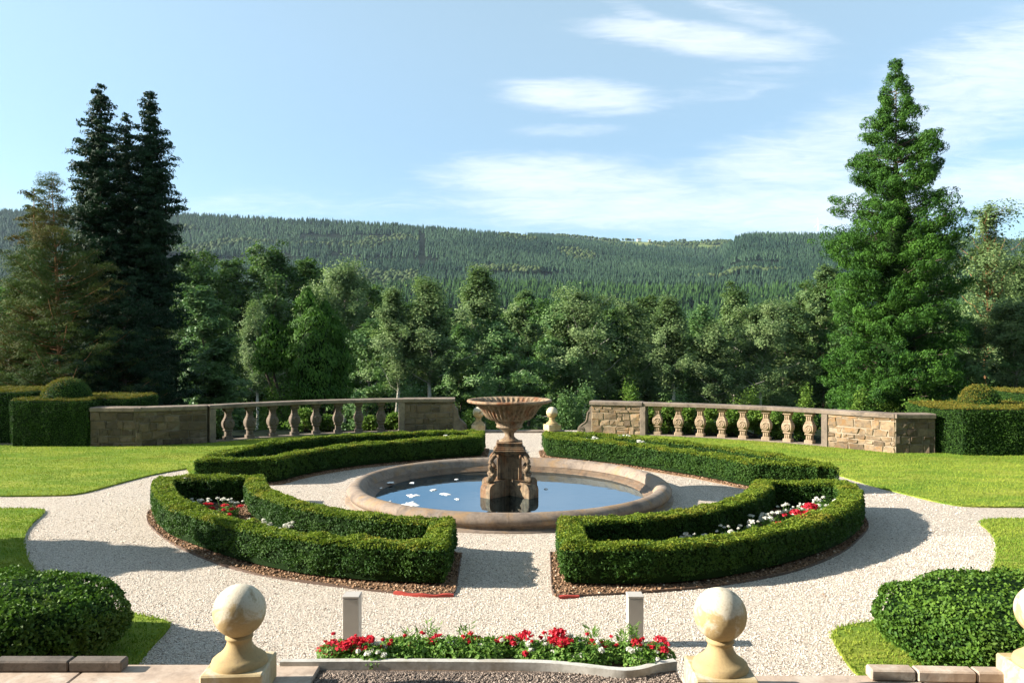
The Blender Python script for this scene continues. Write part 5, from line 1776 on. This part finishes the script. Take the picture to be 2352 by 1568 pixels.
def leafy(h, base, rad, prof, nlimb, per, clump, leaf, up, seed, nleaf, droop=0.0, tr=.07, lean=0.0, asp=.6):
    """broadleaf tree: returns crown and trunk meshes with the foot at the origin"""
    rng = np.random.default_rng(seed)
    g = G()
    top = np.array([lean * h, rng.normal(0, .03) * h, h * .96])
    t = np.linspace(0, 1, 9)
    TP = np.c_[lean * h * t ** 1.5 + np.r_[0, rng.normal(0, .05, 8)], np.r_[0, rng.normal(0, .05, 8)], h * .96 * t]
    g.tube(TP, tr * (1 - t * .88), 8)
    Cs, Ts, Os = [], [], []
    for k in range(nlimb):
        f = base + (1 - base) * ((k + rng.uniform(0, .9)) / nlimb) ** 0.95
        f = min(f, .985)
        a0 = np.array([np.interp(f, t, TP[:, q]) for q in range(3)])
        az = k * 2.399 + rng.uniform(-.5, .5)
        L = rad * np.interp(f, [q[0] for q in prof], [q[1] for q in prof]) * rng.uniform(.45, 1.3)
        el = up * (0.4 + f * .9) + rng.normal(0, .18)
        if rng.uniform() < .22:          # upright leading shoots make the outline spiky
            el = min(1.45, el + .5)
            L *= 1.15
        d = np.array([math.cos(az) * math.cos(el), math.sin(az) * math.cos(el), math.sin(el)])
        e = a0 + d * L
        e[2] = min(e[2], h * rng.uniform(.9, 1.03))
        P = limb(g, a0, e, tr * (1 - f) * .45 + .008, .005, rng, 5, -.15 * droop)
        npc = max(3, int(per * (0.5 + L / rad)))
        for q in range(npc):
            s = rng.uniform(.25, 1.05)
            p = a0 + (e - a0) * min(s, 1) + rng.normal(0, .1 * L + .06, 3)
            if droop: p[2] -= droop * rng.uniform(0, 1) * s * .6
            Cs.append(p)
            Ts.append(rng.normal(.42, .2))
            Os.append(unit(np.r_[p[:2] - a0[:2], .4]))
    Cs, Ts, Os = np.array(Cs), np.array(Ts), np.array(Os)
    wts = rng.uniform(.4, 1.6, len(Cs))
    idx = rng.choice(len(Cs), nleaf, p=wts / wts.sum())
    sg = clump * rng.uniform(.6, 1.3, len(Cs))
    p = Cs[idx] + rng.normal(size=(nleaf, 3)) * sg[idx][:, None] * np.array([1, 1, .75 + .4 * (droop > 0)])
    N = unit(Os[idx] * .95 + np.array([0, 0, .35]) + rng.normal(size=(nleaf, 3)) * .5)
    V, Fq = leaf_quads(p, N, leaf, rng, asp)
    tint = np.clip(Ts[idx] + rng.normal(0, .16, nleaf), 0, 1)
    return (V, Fq, np.repeat(tint, 4)), g


PROTO = {}


def proto(kind, leafm, barkm, *a, **k):
    (V, Fq, ti), g = leafy(*a, **k)
    PROTO[kind] = (mk_mesh('crown', V, [Fq], M[leafm], False, ti), g.mesh('trunk', [M[barkm]]), a[0])


P_BIRCH = [(0, .6), (.3, 1.0), (.55, 1.0), (.8, .6), (1, .15)]
P_ROUND = [(0, .7), (.3, 1.0), (.65, 1.0), (.85, .8), (1, .4)]
P_AIRY = [(0, .5), (.42, .75), (.6, 1.0), (.8, .85), (.93, .5), (1, .2)]
P_SPIRE = [(0, .8), (.3, 1.0), (.6, .75), (.85, .35), (1, .1)]
H0 = 10.0
proto('birch_a', 'birch_leaf', 'pale_bark', H0, .5, 1.75, P_BIRCH, 46, 5, .135, .046, .85, 401, 33000, droop=.25, tr=.11)
proto('birch_b', 'birch_leaf', 'pale_bark', H0, .48, 1.6, P_BIRCH, 50, 5, .12, .045, .95, 402, 33000, droop=.2, tr=.11, lean=.02)
proto('birch_c', 'birch_leaf', 'pale_bark', H0, .48, 1.9, P_ROUND, 44, 5, .14, .046, .8, 403, 34000, droop=.25, tr=.1, lean=-.02)
proto('dark_a', 'dark_leaf', 'bark', H0, .22, 2.1, P_ROUND, 46, 6, .165, .062, .8, 404, 34000, tr=.11)
proto('dark_b', 'dark_leaf', 'bark', H0, .18, 1.9, P_BIRCH, 48, 6, .155, .062, .9, 405, 34000, tr=.1)
proto('maple_a', 'maple_leaf', 'pale_bark', H0, .16, 2.3, P_ROUND, 44, 6, .15, .07, .8, 406, 27000, tr=.08)
proto('maple_b', 'maple_leaf', 'bark', H0, .2, 2.0, P_BIRCH, 42, 6, .15, .07, .9, 407, 27000, tr=.08)
proto('alder_a', 'alder_leaf', 'bark', H0, .36, 1.7, P_ROUND, 40, 5, .125, .056, 1.0, 408, 30000, tr=.08)
proto('alder_b', 'alder_leaf', 'pale_bark', H0, .38, 1.8, P_BIRCH, 44, 5, .12, .054, 1.05, 409, 30000, tr=.075, lean=.015)
proto('airy', 'birch_leaf', 'orange_bark', H0, .4, 1.75, P_AIRY, 52, 6, .12, .045, .85, 410, 15000, tr=.085, droop=.15)
WID = {'birch_a': 1.75, 'birch_b': 1.6, 'birch_c': 1.9, 'dark_a': 2.1, 'dark_b': 1.9, 'maple_a': 2.3, 'maple_b': 2.0, 'alder_a': 1.7, 'alder_b': 1.8, 'airy': 1.75}
rt_ = np.random.default_rng(99)


def tree(kind, px, ytop, D, wpx, label, group='woodland trees beyond the balustrade', name=None):
    crown, trunk, h = PROTO[kind]
    if D >= 35: D *= 1.8
    X = (px - CX) / F * D
    z0 = float(terrain(X, D)) - .1
    H = EYE + (CY - ytop) / F * D - z0
    sxy = wpx / F * D / 2 / WID[kind] * 1.55
    nm = name or {'b': 'birch_tree', 'd': 'broadleaf_tree', 'm': 'maple_tree', 'a': 'alder_tree'}[kind[0]]
    r = empty(nm, (X, D, z0), label, 'tree', group, rt_.uniform(0, 6.28))
    r.scale = (sxy, sxy, H / h)
    link_mesh('crown', crown, r)
    link_mesh('trunk', trunk, r)
    return r


TREES = [
    ('dark_a', 440, 588, 47, 150, 'dense dark tree touching the right side of the twin dark conifers'),
    ('maple_b', 468, 645, 40, 150, 'grey green tree in front of the dark trees beside the twin conifers'),
    ('dark_b', 530, 592, 49, 150, 'dense dark round topped tree, second right of the twin conifers'),
    ('dark_a', 625, 578, 48, 150, 'dark tree with the tallest crown between the twin conifers and juniper'),
    ('dark_b', 705, 592, 50, 150, 'dark tree whose crown rises right behind the tip of the juniper'),
    ('birch_a', 590, 690, 39, 110, 'pale small birch left of the bright green juniper'),
    ('birch_c', 792, 605, 44, 150, 'tall pale birch right behind the juniper tip'),
    ('dark_b', 855, 655, 46, 120, 'dark tree between the pale birch and the twin stemmed birches'),
    ('birch_b', 915, 650, 35, 120, 'birch with thin white trunk above the left pier, left one'),
    ('birch_a', 985, 636, 35.2, 150, 'birch with thin white trunk above the left pier, right one'),
    ('maple_a', 845, 740, 38, 150, 'bushy mid green tree standing right of the juniper'),
    ('maple_b', 1060, 740, 41, 110, 'dark green tree rising left of the urn'),
    ('birch_b', 1112, 598, 46, 150, 'tall pale topped birch directly left above the urn'),
    ('maple_a', 1150, 745, 35, 150, 'broad leafy maple directly behind the urn'),
    ('alder_a', 1215, 668, 44, 110, 'slim tree with yellowish tip above the right rim of the urn'),
    ('maple_a', 1285, 700, 37, 150, 'broad leafy maple above the right distant finial'),
    ('birch_c', 1345, 664, 36, 150, 'grey green birch above the scroll of the right balustrade'),
    ('dark_b', 1405, 705, 39, 120, 'dark tree above the pier of the right balustrade'),
    ('birch_a', 1445, 688, 43, 120, 'pale birch above the first baluster of the right balustrade'),
    ('alder_a', 1492, 680, 45, 110, 'olive tree above the first two balusters on the right'),
    ('birch_b', 1548, 668, 35.4, 130, 'pale birch above the second and third balusters on the right'),
    ('maple_b', 1610, 692, 40, 120, 'mid green tree above the third baluster on the right'),
    ('birch_a', 1640, 735, 35, 130, 'low pale birch above the fourth baluster on the right'),
    ('alder_b', 1682, 645, 42, 120, 'taller open crowned alder above the fifth baluster on the right'),
    ('birch_c', 1745, 690, 35.6, 130, 'rounded pale birch above the sixth baluster on the right'),
    ('alder_a', 1800, 700, 38, 120, 'olive tree above the seventh baluster on the right'),
    ('alder_b', 1855, 648, 40, 130, 'open crowned tree above the last baluster on the right'),
    ('alder_a', 1893, 612, 39, 110, 'tall tree with brownish tip just left of the big conifer'),
    ('maple_b', 1945, 640, 37, 150, 'leafy tree partly hidden by the left flank of the big conifer'),
    ('maple_b', 2195, 690, 38, 140, 'mid green tree between the big conifer and the thin trunked tree'),
    ('alder_b', 2345, 570, 38, 170, 'open crowned tree at the right edge of the picture'),
    ('birch_c', 2340, 690, 31, 150, 'pale low birch at the right edge above the yew hedge'),
    ('maple_a', 2225, 735, 32, 130, 'low leafy maple at the foot of the thin trunked tree'),
    ('maple_a', 15, 660, 34, 220, 'mid green leafy tree at the left edge behind the pine'),
    ('maple_b', 505, 770, 33, 140, 'dark leafy tree above the first balusters on the left'),
]
for (kd, px, yt, D, wp, lab) in TREES:
    tree(kd, px, yt, D, wp, lab)
tree('airy', 2262, 468, 34.6, 160, 'tall thin tree with bare orange trunk right of the big conifer')
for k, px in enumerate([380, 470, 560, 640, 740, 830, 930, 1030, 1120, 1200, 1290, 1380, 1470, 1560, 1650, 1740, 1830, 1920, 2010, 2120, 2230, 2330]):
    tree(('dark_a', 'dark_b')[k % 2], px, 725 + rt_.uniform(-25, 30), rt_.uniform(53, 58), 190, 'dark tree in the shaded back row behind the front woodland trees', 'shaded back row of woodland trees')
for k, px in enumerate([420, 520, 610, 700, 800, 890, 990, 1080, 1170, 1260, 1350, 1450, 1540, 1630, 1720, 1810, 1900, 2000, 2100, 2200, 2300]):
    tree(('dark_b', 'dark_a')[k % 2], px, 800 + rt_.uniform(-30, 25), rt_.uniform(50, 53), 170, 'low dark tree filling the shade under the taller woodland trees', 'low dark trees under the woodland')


# shrubs behind the balustrade
def shrub(px, ytop, D, wpx, seed, label, leafm='shrub_leaf', n=3500, leaf=.05):
    rng = np.random.default_rng(seed)
    X = (px - CX) / F * D
    z0 = float(terrain(X, D)) if D > 26.25 else 0.0
    h = EYE + (CY - ytop) / F * D - z0
    rad = wpx / F * D / 2
    r = empty('shrub', (X, D, z0), label, 'shrub', 'shrubs behind the balustrade')
    k = 26
    cl = np.c_[rng.normal(0, rad * .45, k), rng.normal(0, rad * .4, k), h * rng.uniform(.12, .92, k)]
    cl[:, :2] *= (1.25 - .8 * (cl[:, 2:3] / h))
    cl[0] = (0, 0, h * .95)
    i = rng.integers(0, k, n)
    p = cl[i] + rng.normal(size=(n, 3)) * np.array([rad * .2, rad * .2, h * .07])
    p[:, 2] = np.maximum(p[:, 2], .02)
    V, Fq = leaf_quads(p, unit(rng.normal(size=(n, 3)) * .6 + [0, 0, .6] + p / (h + rad) * .4), leaf, rng, .6)
    tint = np.clip(rng.normal(.5, .2, k)[i] + rng.normal(0, .15, n), 0, 1)
    link_mesh('foliage', mk_mesh('foliage', V, [Fq], M[leafm], False, np.repeat(tint, 4)), r)
    g = G()
    for q in range(8):
        b = rng.normal(0, rad * .12, 2)
        e = cl[rng.integers(0, k)]
        limb(g, np.array([b[0], b[1], 0]), e, .018, .006, rng)
    g.obj('stem', M['bark'], r)


SHR = [
    (497, 935, 24.2, 40, 'leafy shrub left of the first baluster on the left'), (700, 940, 26.0, 60, 'twiggy shrub behind the fourth baluster on the left'), (752, 955, 26.1, 50, 'reddish low shrub behind the middle left balusters'),
    (850, 955, 26.1, 45, 'pale low shrub between the last two left balusters'), (903, 950, 26.2, 45, 'pale low shrub against the left pier'), (1075, 950, 28, 50, 'pale shrub at the left distant finial'),
    (1130, 955, 29, 60, 'low shrub right of the left distant finial behind the urn'), (1300, 905, 28, 90, 'leafy shrub at the right distant finial'), (1345, 890, 28.5, 90, 'tall leafy shrub at the right balustrade scroll'),
    (1446, 885, 28, 60, 'pointed sapling rising above the right pier'), (1490, 930, 25.8, 55, 'bright shrub behind the right pier edge'), (1535, 930, 25.6, 55, 'shrub between first and second right balusters'),
    (1585, 932, 25.3, 55, 'shrub between second and third right balusters'), (1634, 935, 25.1, 55, 'shrub between third and fourth right balusters'), (1683, 938, 24.8, 55, 'shrub between fourth and fifth right balusters'),
    (1735, 940, 24.5, 55, 'shrub between fifth and sixth right balusters'), (1785, 945, 24.1, 55, 'shrub between sixth and seventh right balusters'), (1835, 950, 23.7, 55, 'shrub between the last two right balusters'),
    (1852, 893, 30, 60, 'bright green shrub above the end of the right balustrade rail'), (1975, 905, 28, 70, 'green shrub above the right rubble wall at left'), (2110, 915, 25, 80, 'green shrub beside the right yew block'),
    (620, 880, 30, 90, 'yellowish sprawling shrub at the foot of the juniper'), (665, 900, 29, 90, 'low green shrub just right of the sprawling one by the juniper'),
    (2030, 870, 29.5, 130, 'leafy undergrowth at the foot of the big conifer'), (1120, 850, 31, 70, 'twiggy maple sapling behind the left of the urn'), (940, 880, 31, 90, 'low dark shrub above the left pier'), (1560, 905, 33, 90, 'low shrub above the third right baluster'), (1720, 900, 33, 90, 'low shrub above the fifth right baluster'),
]
for k, (px, yt, D, wp, lab) in enumerate(SHR):
    shrub(px, yt, D, wp, 500 + k, lab, 'maple_leaf' if k in (0, 7, 8, 24, 25, 26) else 'shrub_leaf', 3000 if wp < 65 else 4500, .042)


def conifer(name, label, px, D, ytop, prof, leafm, barkm, seed, nb, nleaf, leaf, clump, tilt, flat=.7, tip_up=.25, inner=.3, asp=.4, xtop=None, irregular=.25, zbase=None, group='conifers beyond the balustrade', updir=False, tw=.16, cd=4.5):
    """prof: list of (fraction from the top, radius m)"""
    rng = np.random.default_rng(seed)
    X = (px - CX) / F * D
    z0 = float(terrain(X, D)) - .1 if zbase is None else zbase
    H = EYE + (CY - ytop) / F * D - z0
    r = empty(name, (X, D, z0), label, 'tree', group)
    dx = 0 if xtop is None else (xtop - px) / F * D
    g = G()
    t = np.linspace(0, 1, 8)
    g.tube(np.c_[dx * t ** 2, np.zeros(8), H * .99 * t], tw * (1 - .95 * t), 8)
    pf, pr = zip(*prof)
    Cs, Ts, Os, Ss = [], [], [], []
    for k in range(nb):
        f = ((k + rng.uniform(0, 1)) / nb) ** .8          # from the top
        z = H * (1 - f)
        L = np.interp(f, pf, pr) * rng.uniform(1 - irregular * 1.6, 1 + irregular)
        az = k * 2.399 + rng.normal(0, .3)
        d = np.array([math.cos(az), math.sin(az)])
        a = np.array([dx * (1 - f) ** 2, 0, z])
        e = a + np.r_[d * L, tilt * L]
        P = np.array([a + (e - a) * s + np.array([0, 0, tip_up * L * s * s]) for s in np.linspace(0, 1, 5)])
        g.tube(P, np.linspace(.03 * (f + .2), .006, 5), 5, caps=False)
        bt = rng.normal(.4, .17)
        m_ = max(2, int(cd * .6 + L * cd))
        for q in range(m_):
            s = inner + (1 - inner) * (q + rng.uniform(.3, 1)) / m_
            c = a + (e - a) * s + np.array([0, 0, tip_up * L * s * s])
            side = rng.normal(0, .16 * L * s + .05)
            c[:2] += np.array([-d[1], d[0]]) * side
            c += rng.normal(0, .05, 3)
            Cs.append(c)
            Ts.append(bt + rng.normal(0, .08) + .12 * (s - .5))
            Os.append(np.r_[d * .8, .6])
            Ss.append(clump * rng.uniform(.6, 1.25) * (.55 + .45 * min(1, L / 1.2)))
    Cs, Ts, Os, Ss = map(np.array, (Cs, Ts, Os, Ss))
    wt_ = Ss ** 1.6
    i = rng.choice(len(Cs), nleaf, p=wt_ / wt_.sum())
    dirs = unit(rng.normal(size=(nleaf, 3)))
    dirs[:, 2] = np.abs(dirs[:, 2]) * .9 - .25
    p = Cs[i] + dirs * (Ss[i] * rng.uniform(.35, 1.1, nleaf))[:, None] * np.array([1, 1, flat])
    N = unit(dirs + Os[i] * .4 + rng.normal(size=(nleaf, 3)) * .45)
    td = None
    if updir: td = np.tile([0, 0, 1.0], (nleaf, 1)) + Os[i] * .5
    V, Fq = leaf_quads(p, N, leaf, rng, asp, td)
    tint = np.clip(Ts[i] + rng.normal(0, .15, nleaf) + .18 * dirs[:, 2], 0, 1)
    link_mesh('crown', mk_mesh('crown', V, [Fq], M[leafm], False, np.repeat(tint, 4)), r)
    g.obj('trunk', M[barkm], r)
    return r


def tuft_conifer(name, label, px, D, ytop, prof, leafm, seed, ntuft, nleaf, leaf, tuft, group='conifers beyond the balustrade'):
    """dense cone of cauliflower tufts carried at the branch ends"""
    rng = np.random.default_rng(seed)
    X = (px - CX) / F * D
    z0 = float(terrain(X, D)) - .1
    H = EYE + (CY - ytop) / F * D - z0
    r = empty(name, (X, D, z0), label, 'tree', group)
    pf, pr = map(np.array, zip(*prof))
    ff = np.linspace(0, 1, 400)
    rr = np.interp(ff, pf, pr)
    cdf = np.cumsum(rr + .55)
    f = np.interp((np.arange(ntuft) + rng.uniform(0, 1, ntuft)) / ntuft, cdf / cdf[-1], ff)
    nbough = ntuft
    L = np.interp(f, pf, pr) * rng.uniform(.62, 1.2, nbough)
    az = np.arange(nbough) * 2.39996 + rng.normal(0, .3, nbough)
    m_ = (3 + L * 4.2 + 5 * (f < .3)).astype(int)
    bi = np.repeat(np.arange(nbough), m_)
    ntuft = len(bi)
    q = np.sqrt(rng.uniform(.1, 1.0, ntuft))
    lat = rng.normal(0, .17, ntuft) * L[bi] * q
    th = az[bi]
    zt = H * (1 - f[bi]) + L[bi] * (.22 * q ** 2 - .06) + rng.normal(0, .09, ntuft) - .2 * L[bi]
    C = np.c_[np.cos(th) * q * L[bi] - np.sin(th) * lat, np.sin(th) * q * L[bi] + np.cos(th) * lat, zt]
    sz = tuft * rng.uniform(.6, 1.25, ntuft) * (.68 + .32 * np.minimum(1, L[bi] / 1.1))
    reach = q * L[bi]
    O = np.c_[np.cos(th), np.sin(th), np.full(ntuft, .55)]
    O = unit(O)
    w_ = sz ** 2
    i = rng.choice(ntuft, nleaf, p=w_ / w_.sum())
    d = unit(rng.normal(size=(nleaf, 3)) + O[i] * .8)
    # little knobs on each tuft
    kn = 1 + .3 * (vnoise(d[:, 0] * 2.6 + i * 1.7, d[:, 2] * 2.6 + d[:, 1] * 2 + 30, 1.0, seed + 2) - .5) * 2
    p = C[i] + d * (sz[i] * kn * rng.uniform(.72, 1.05, nleaf))[:, None] * np.array([1.05, 1.05, .8]) + O[i] * (np.maximum(0, np.sum(d * O[i], 1)) * sz[i] * .5)[:, None]
    N = unit(d * .9 + rng.normal(size=(nleaf, 3)) * .45)
    V, Fq = leaf_quads(p, N, leaf, rng, .42, O[i] + np.array([0, 0, .5]))
    tt = rng.normal(.42, .12, nbough)[bi] + rng.normal(0, .08, ntuft)
    tint = np.clip(tt[i] + rng.normal(0, .12, nleaf) + .2 * (kn - 1), 0, 1)
    link_mesh('crown', mk_mesh('crown', V, [Fq], M[leafm], False, np.repeat(tint, 4)), r)
    g = G()
    t = np.linspace(0, 1, 8)
    g.tube(np.c_[np.zeros(8), np.zeros(8), H * .985 * t], .17 * (1 - .96 * t), 8)
    for k in range(0, ntuft, 6):
        g.tube([(0, 0, max(.2, C[k, 2] - reach[k] * .25)), C[k] * [.5, .5, 1] - [0, 0, .1], C[k]], [.03, .02, .01], 4, caps=False)
    fb = np.linspace(.22, 1, 16)
    g.lathe(np.c_[np.interp(fb, pf, pr) * .3 * np.minimum(1, (fb - .215) * 6), H * (1 - fb) - .25], 14, 1)
    g.obj('trunk', [M['bark'], M['box_body']], r)
    return r


tuft_conifer('conifer_tree', 'huge bright green conifer rising above the skyline on the right', 2058, 30, 138,
             [(0, .06), (.04, .3), (.08, .5), (.13, .8), (.2, 1.25), (.28, 1.6), (.36, 2.0), (.43, 2.4), (.5, 2.3), (.57, 2.1), (.66, 2.15), (.8, 2.25), (.9, 2.2), (1, 2.0)], 'cypress_leaf', 601, 330, 340000, .041, .215)
DK = [(0, .08), (.05, .32), (.1, .55), (.2, .9), (.32, 1.1), (.5, 1.25), (.7, 1.35), (.85, 1.4), (1, 1.3)]
conifer('conifer_tree', 'dark conifer with the tallest top, left one of the tight dark group', 232, 31, 200, [(a, b * 1.02) for a, b in DK], 'fir_leaf', 'bark', 602, 330, 120000, .07, .32, -.12, .8, .3, .05, .36, irregular=.3, xtop=230)
conifer('conifer_tree', 'dark slender conifer, right one of the tight dark group', 345, 31.5, 211, [(a, b * .95) for a, b in DK], 'fir_leaf', 'bark', 603, 330, 120000, .07, .32, -.12, .8, .3, .05, .36, irregular=.3, xtop=344)
conifer('conifer_tree', 'shorter dark conifer squeezed between the two taller dark ones', 290, 32.5, 262, [(a, b * .85) for a, b in DK], 'fir_leaf', 'bark', 604, 260, 80000, .07, .3, -.1, .8, .3, .05, .36, irregular=.28)
conifer('pine_tree', 'ragged brownish pine with bare reddish trunk left of the dark conifers', 140, 28, 402,
        [(0, .1), (.06, .45), (.12, .55), (.16, .5), (.25, 1.1), (.4, 1.7), (.6, 2.3), (.8, 2.6), (1, 2.4)], 'pine_leaf', 'orange_bark', 605, 230, 190000, .055, .32, .05, .75, .35, .3, .16, xtop=118, irregular=.4, tw=.13)
conifer('pine_tree', 'small second pine top beside the ragged brownish pine', 78, 28.5, 425, [(0, .1), (.05, .35), (.1, .4), (.3, .7), (1, 1.2)], 'pine_leaf', 'orange_bark', 606, 90, 30000, .07, .3, .1, .7, .35, .3, .2, irregular=.35)
conifer('pine_tree', 'low dark pine filling the space under the dark conifers', 285, 28.5, 640, [(0, .2), (.2, 1.0), (.5, 1.7), (1, 2.0)], 'fir_leaf', 'bark', 607, 140, 70000, .07, .34, .05, .7, .3, .3, .2, irregular=.35)


def juniper(label, lobes, D, seed, nleaf):
    """upright feathery juniper made of several pointed lobes: (px, top px y, half width px, bottom px y)"""
    rng = np.random.default_rng(seed)
    px0 = lobes[0][0]
    X = (px0 - CX) / F * D
    z0 = float(terrain(X, D)) - .05
    r = empty('juniper_tree', (X, D, z0), label, 'tree', 'conifers beyond the balustrade')
    g = G()
    Vs, Ts = [], []
    w_ = np.array([(b - t) * hw for _, t, hw, b, _ in lobes], float)
    n0 = 0
    Fs_ = []
    for (px, t, hw, bt, dy), ww in zip(lobes, w_):
        n = int(nleaf * ww / w_.sum())
        top = at(px, t, D)[2] - z0
        bot = at(px, bt, D)[2] - z0
        rad = hw / F * D
        x0 = (px - px0) / F * D
        f = rng.uniform(0, 1, n) ** .8
        th = rng.uniform(0, 6.28, n)
        pr = np.interp(f, [0, .06, .2, .45, .75, 1], [.06, .3, .7, 1, .95, .7]) * rad
        lump = 1 + .5 * (vnoise(th * 2 + 20, f * 14 + 20, 1.0, seed) - .5) * 2
        q = pr * lump * rng.uniform(.75, 1.05, n)
        p = np.c_[x0 + np.cos(th) * q, dy + np.sin(th) * q, top - f * (top - bot) + rng.normal(0, .04, n)]
        N = np.c_[np.cos(th), np.sin(th), np.full(n, .35)]
        td = np.c_[np.cos(th) * .4, np.sin(th) * .4, np.full(n, 1.0)]
        V, Fq = leaf_quads(p, unit(N + rng.normal(size=(n, 3)) * .45), .075, rng, .3, td)
        Vs.append(V)
        Fs_.append(Fq + n0)
        n0 += len(V)
        Ts.append(np.repeat(np.clip(.42 + .5 * (vnoise(th * 3 + 5, f * 20 + 5, 1.0, seed + 1) - .5) + rng.normal(0, .14, n), 0, 1), 4))
        g.tube([(x0 * .3, dy * .3, 0), (x0, dy, bot), (x0, dy, top - .3)], [.07, .05, .02], 6)
        # dark woody inside so that the column does not look hollow
        ff = np.linspace(0.04, 1, 10)
        g.lathe(np.c_[np.interp(ff, [0, .06, .2, .45, .75, 1], [.06, .3, .7, 1, .95, .7]) * rad * .66, top - ff * (top - bot)], 12, 1, c=(x0, dy, 0))
    link_mesh('crown', mk_mesh('crown', np.concatenate(Vs), [np.concatenate(Fs_)], M['juniper_leaf'], False, np.concatenate(Ts)), r)
    g.obj('trunk', [M['bark'], M['box_body']], r)


juniper('bright green upright juniper with several pointed lobes above the left balustrade',
        [(728, 705, 60, 930, -.3), (705, 660, 42, 860, .1), (765, 730, 42, 930, .5), (742, 690, 40, 900, .4), (625, 725, 30, 850, 0), (655, 760, 28, 840, .1), (612, 790, 30, 852, -.1)], 30, 611, 26000)

# topiary cone just outside the picture whose shadow falls on the left lawn and gravel
conifer('topiary_cone', 'clipped conical tree on the lawn left of the picture', -560, 10.5, 740, [(0, .1), (.3, .6), (.6, .95), (1, 1.1)], 'dark_leaf', 'bark', 620, 90, 60000, .06, .25, .05, .7, .1, .4, .5, zbase=0.0, group='topiary')

# ------------------------------------------------------------------ added house behind the viewer, blocks sky light
hr = empty('sky_blocking_house', (0, -9, 0), 'added grey stone house out of view behind the viewpoint, blocking sky light', 'house')
g = G()
g.box((0, 0, 6.5), (46, 10, 13), 0, 0.05)
g.obj('wall', M['wall_stone_shaded'], hr)
g = G()
V = [(-23.6, -5.6, 13.01), (23.6, -5.6, 13.01), (23.6, 5.6, 13.01), (-23.6, 5.6, 13.01), (-19, 0, 18), (19, 0, 18)]
g.add(V, [np.array([[0, 1, 5, 4], [2, 3, 4, 5], [3, 2, 1, 0]]), np.array([[0, 4, 3], [1, 2, 5]])])
g.obj('roof', M['roof'], hr)
for fl in (1.4, 5.6, 9.6):
    for k in range(9):
        x = -20 + 5 * k
        if fl < 2 and k == 4: continue
        g = G()
        for dx_ in (-.66, .66): g.box((x + dx_, 5.03, fl + 1.1), (.12, .1, 2.3))
        for dz_ in (0, 1.1, 2.2): g.box((x, 5.028, fl + dz_), (1.2, .08, .1))
        wf = g.obj('window', M['white'], hr)
        g = G()
        g.box((x, 5.012, fl + 1.1), (1.3, .02, 2.2))
        g.obj('pane', M['pane'], wf)
g = G()
g.box((0, 5.04, 1.4), (1.7, .08, 2.8), 0, .02)
g.obj('door', M['bark'], hr)

# ------------------------------------------------------------------ haze over the valley
m, t, out = mat('haze')
pv = t.n('ShaderNodeVolumePrincipled')
pv.inputs['Color'].default_value = (0.62, 0.8, 1.0, 1)
pv.inputs['Density'].default_value = 0.000035
pv.inputs['Anisotropy'].default_value = 0.2
t.t.links.new(pv.outputs[0], out.inputs['Volume'])
g = G()
g.box((0, 2950, 250), (17000, 6200, 640))
o = g.obj('haze', m)
tag(o, kind='stuff')
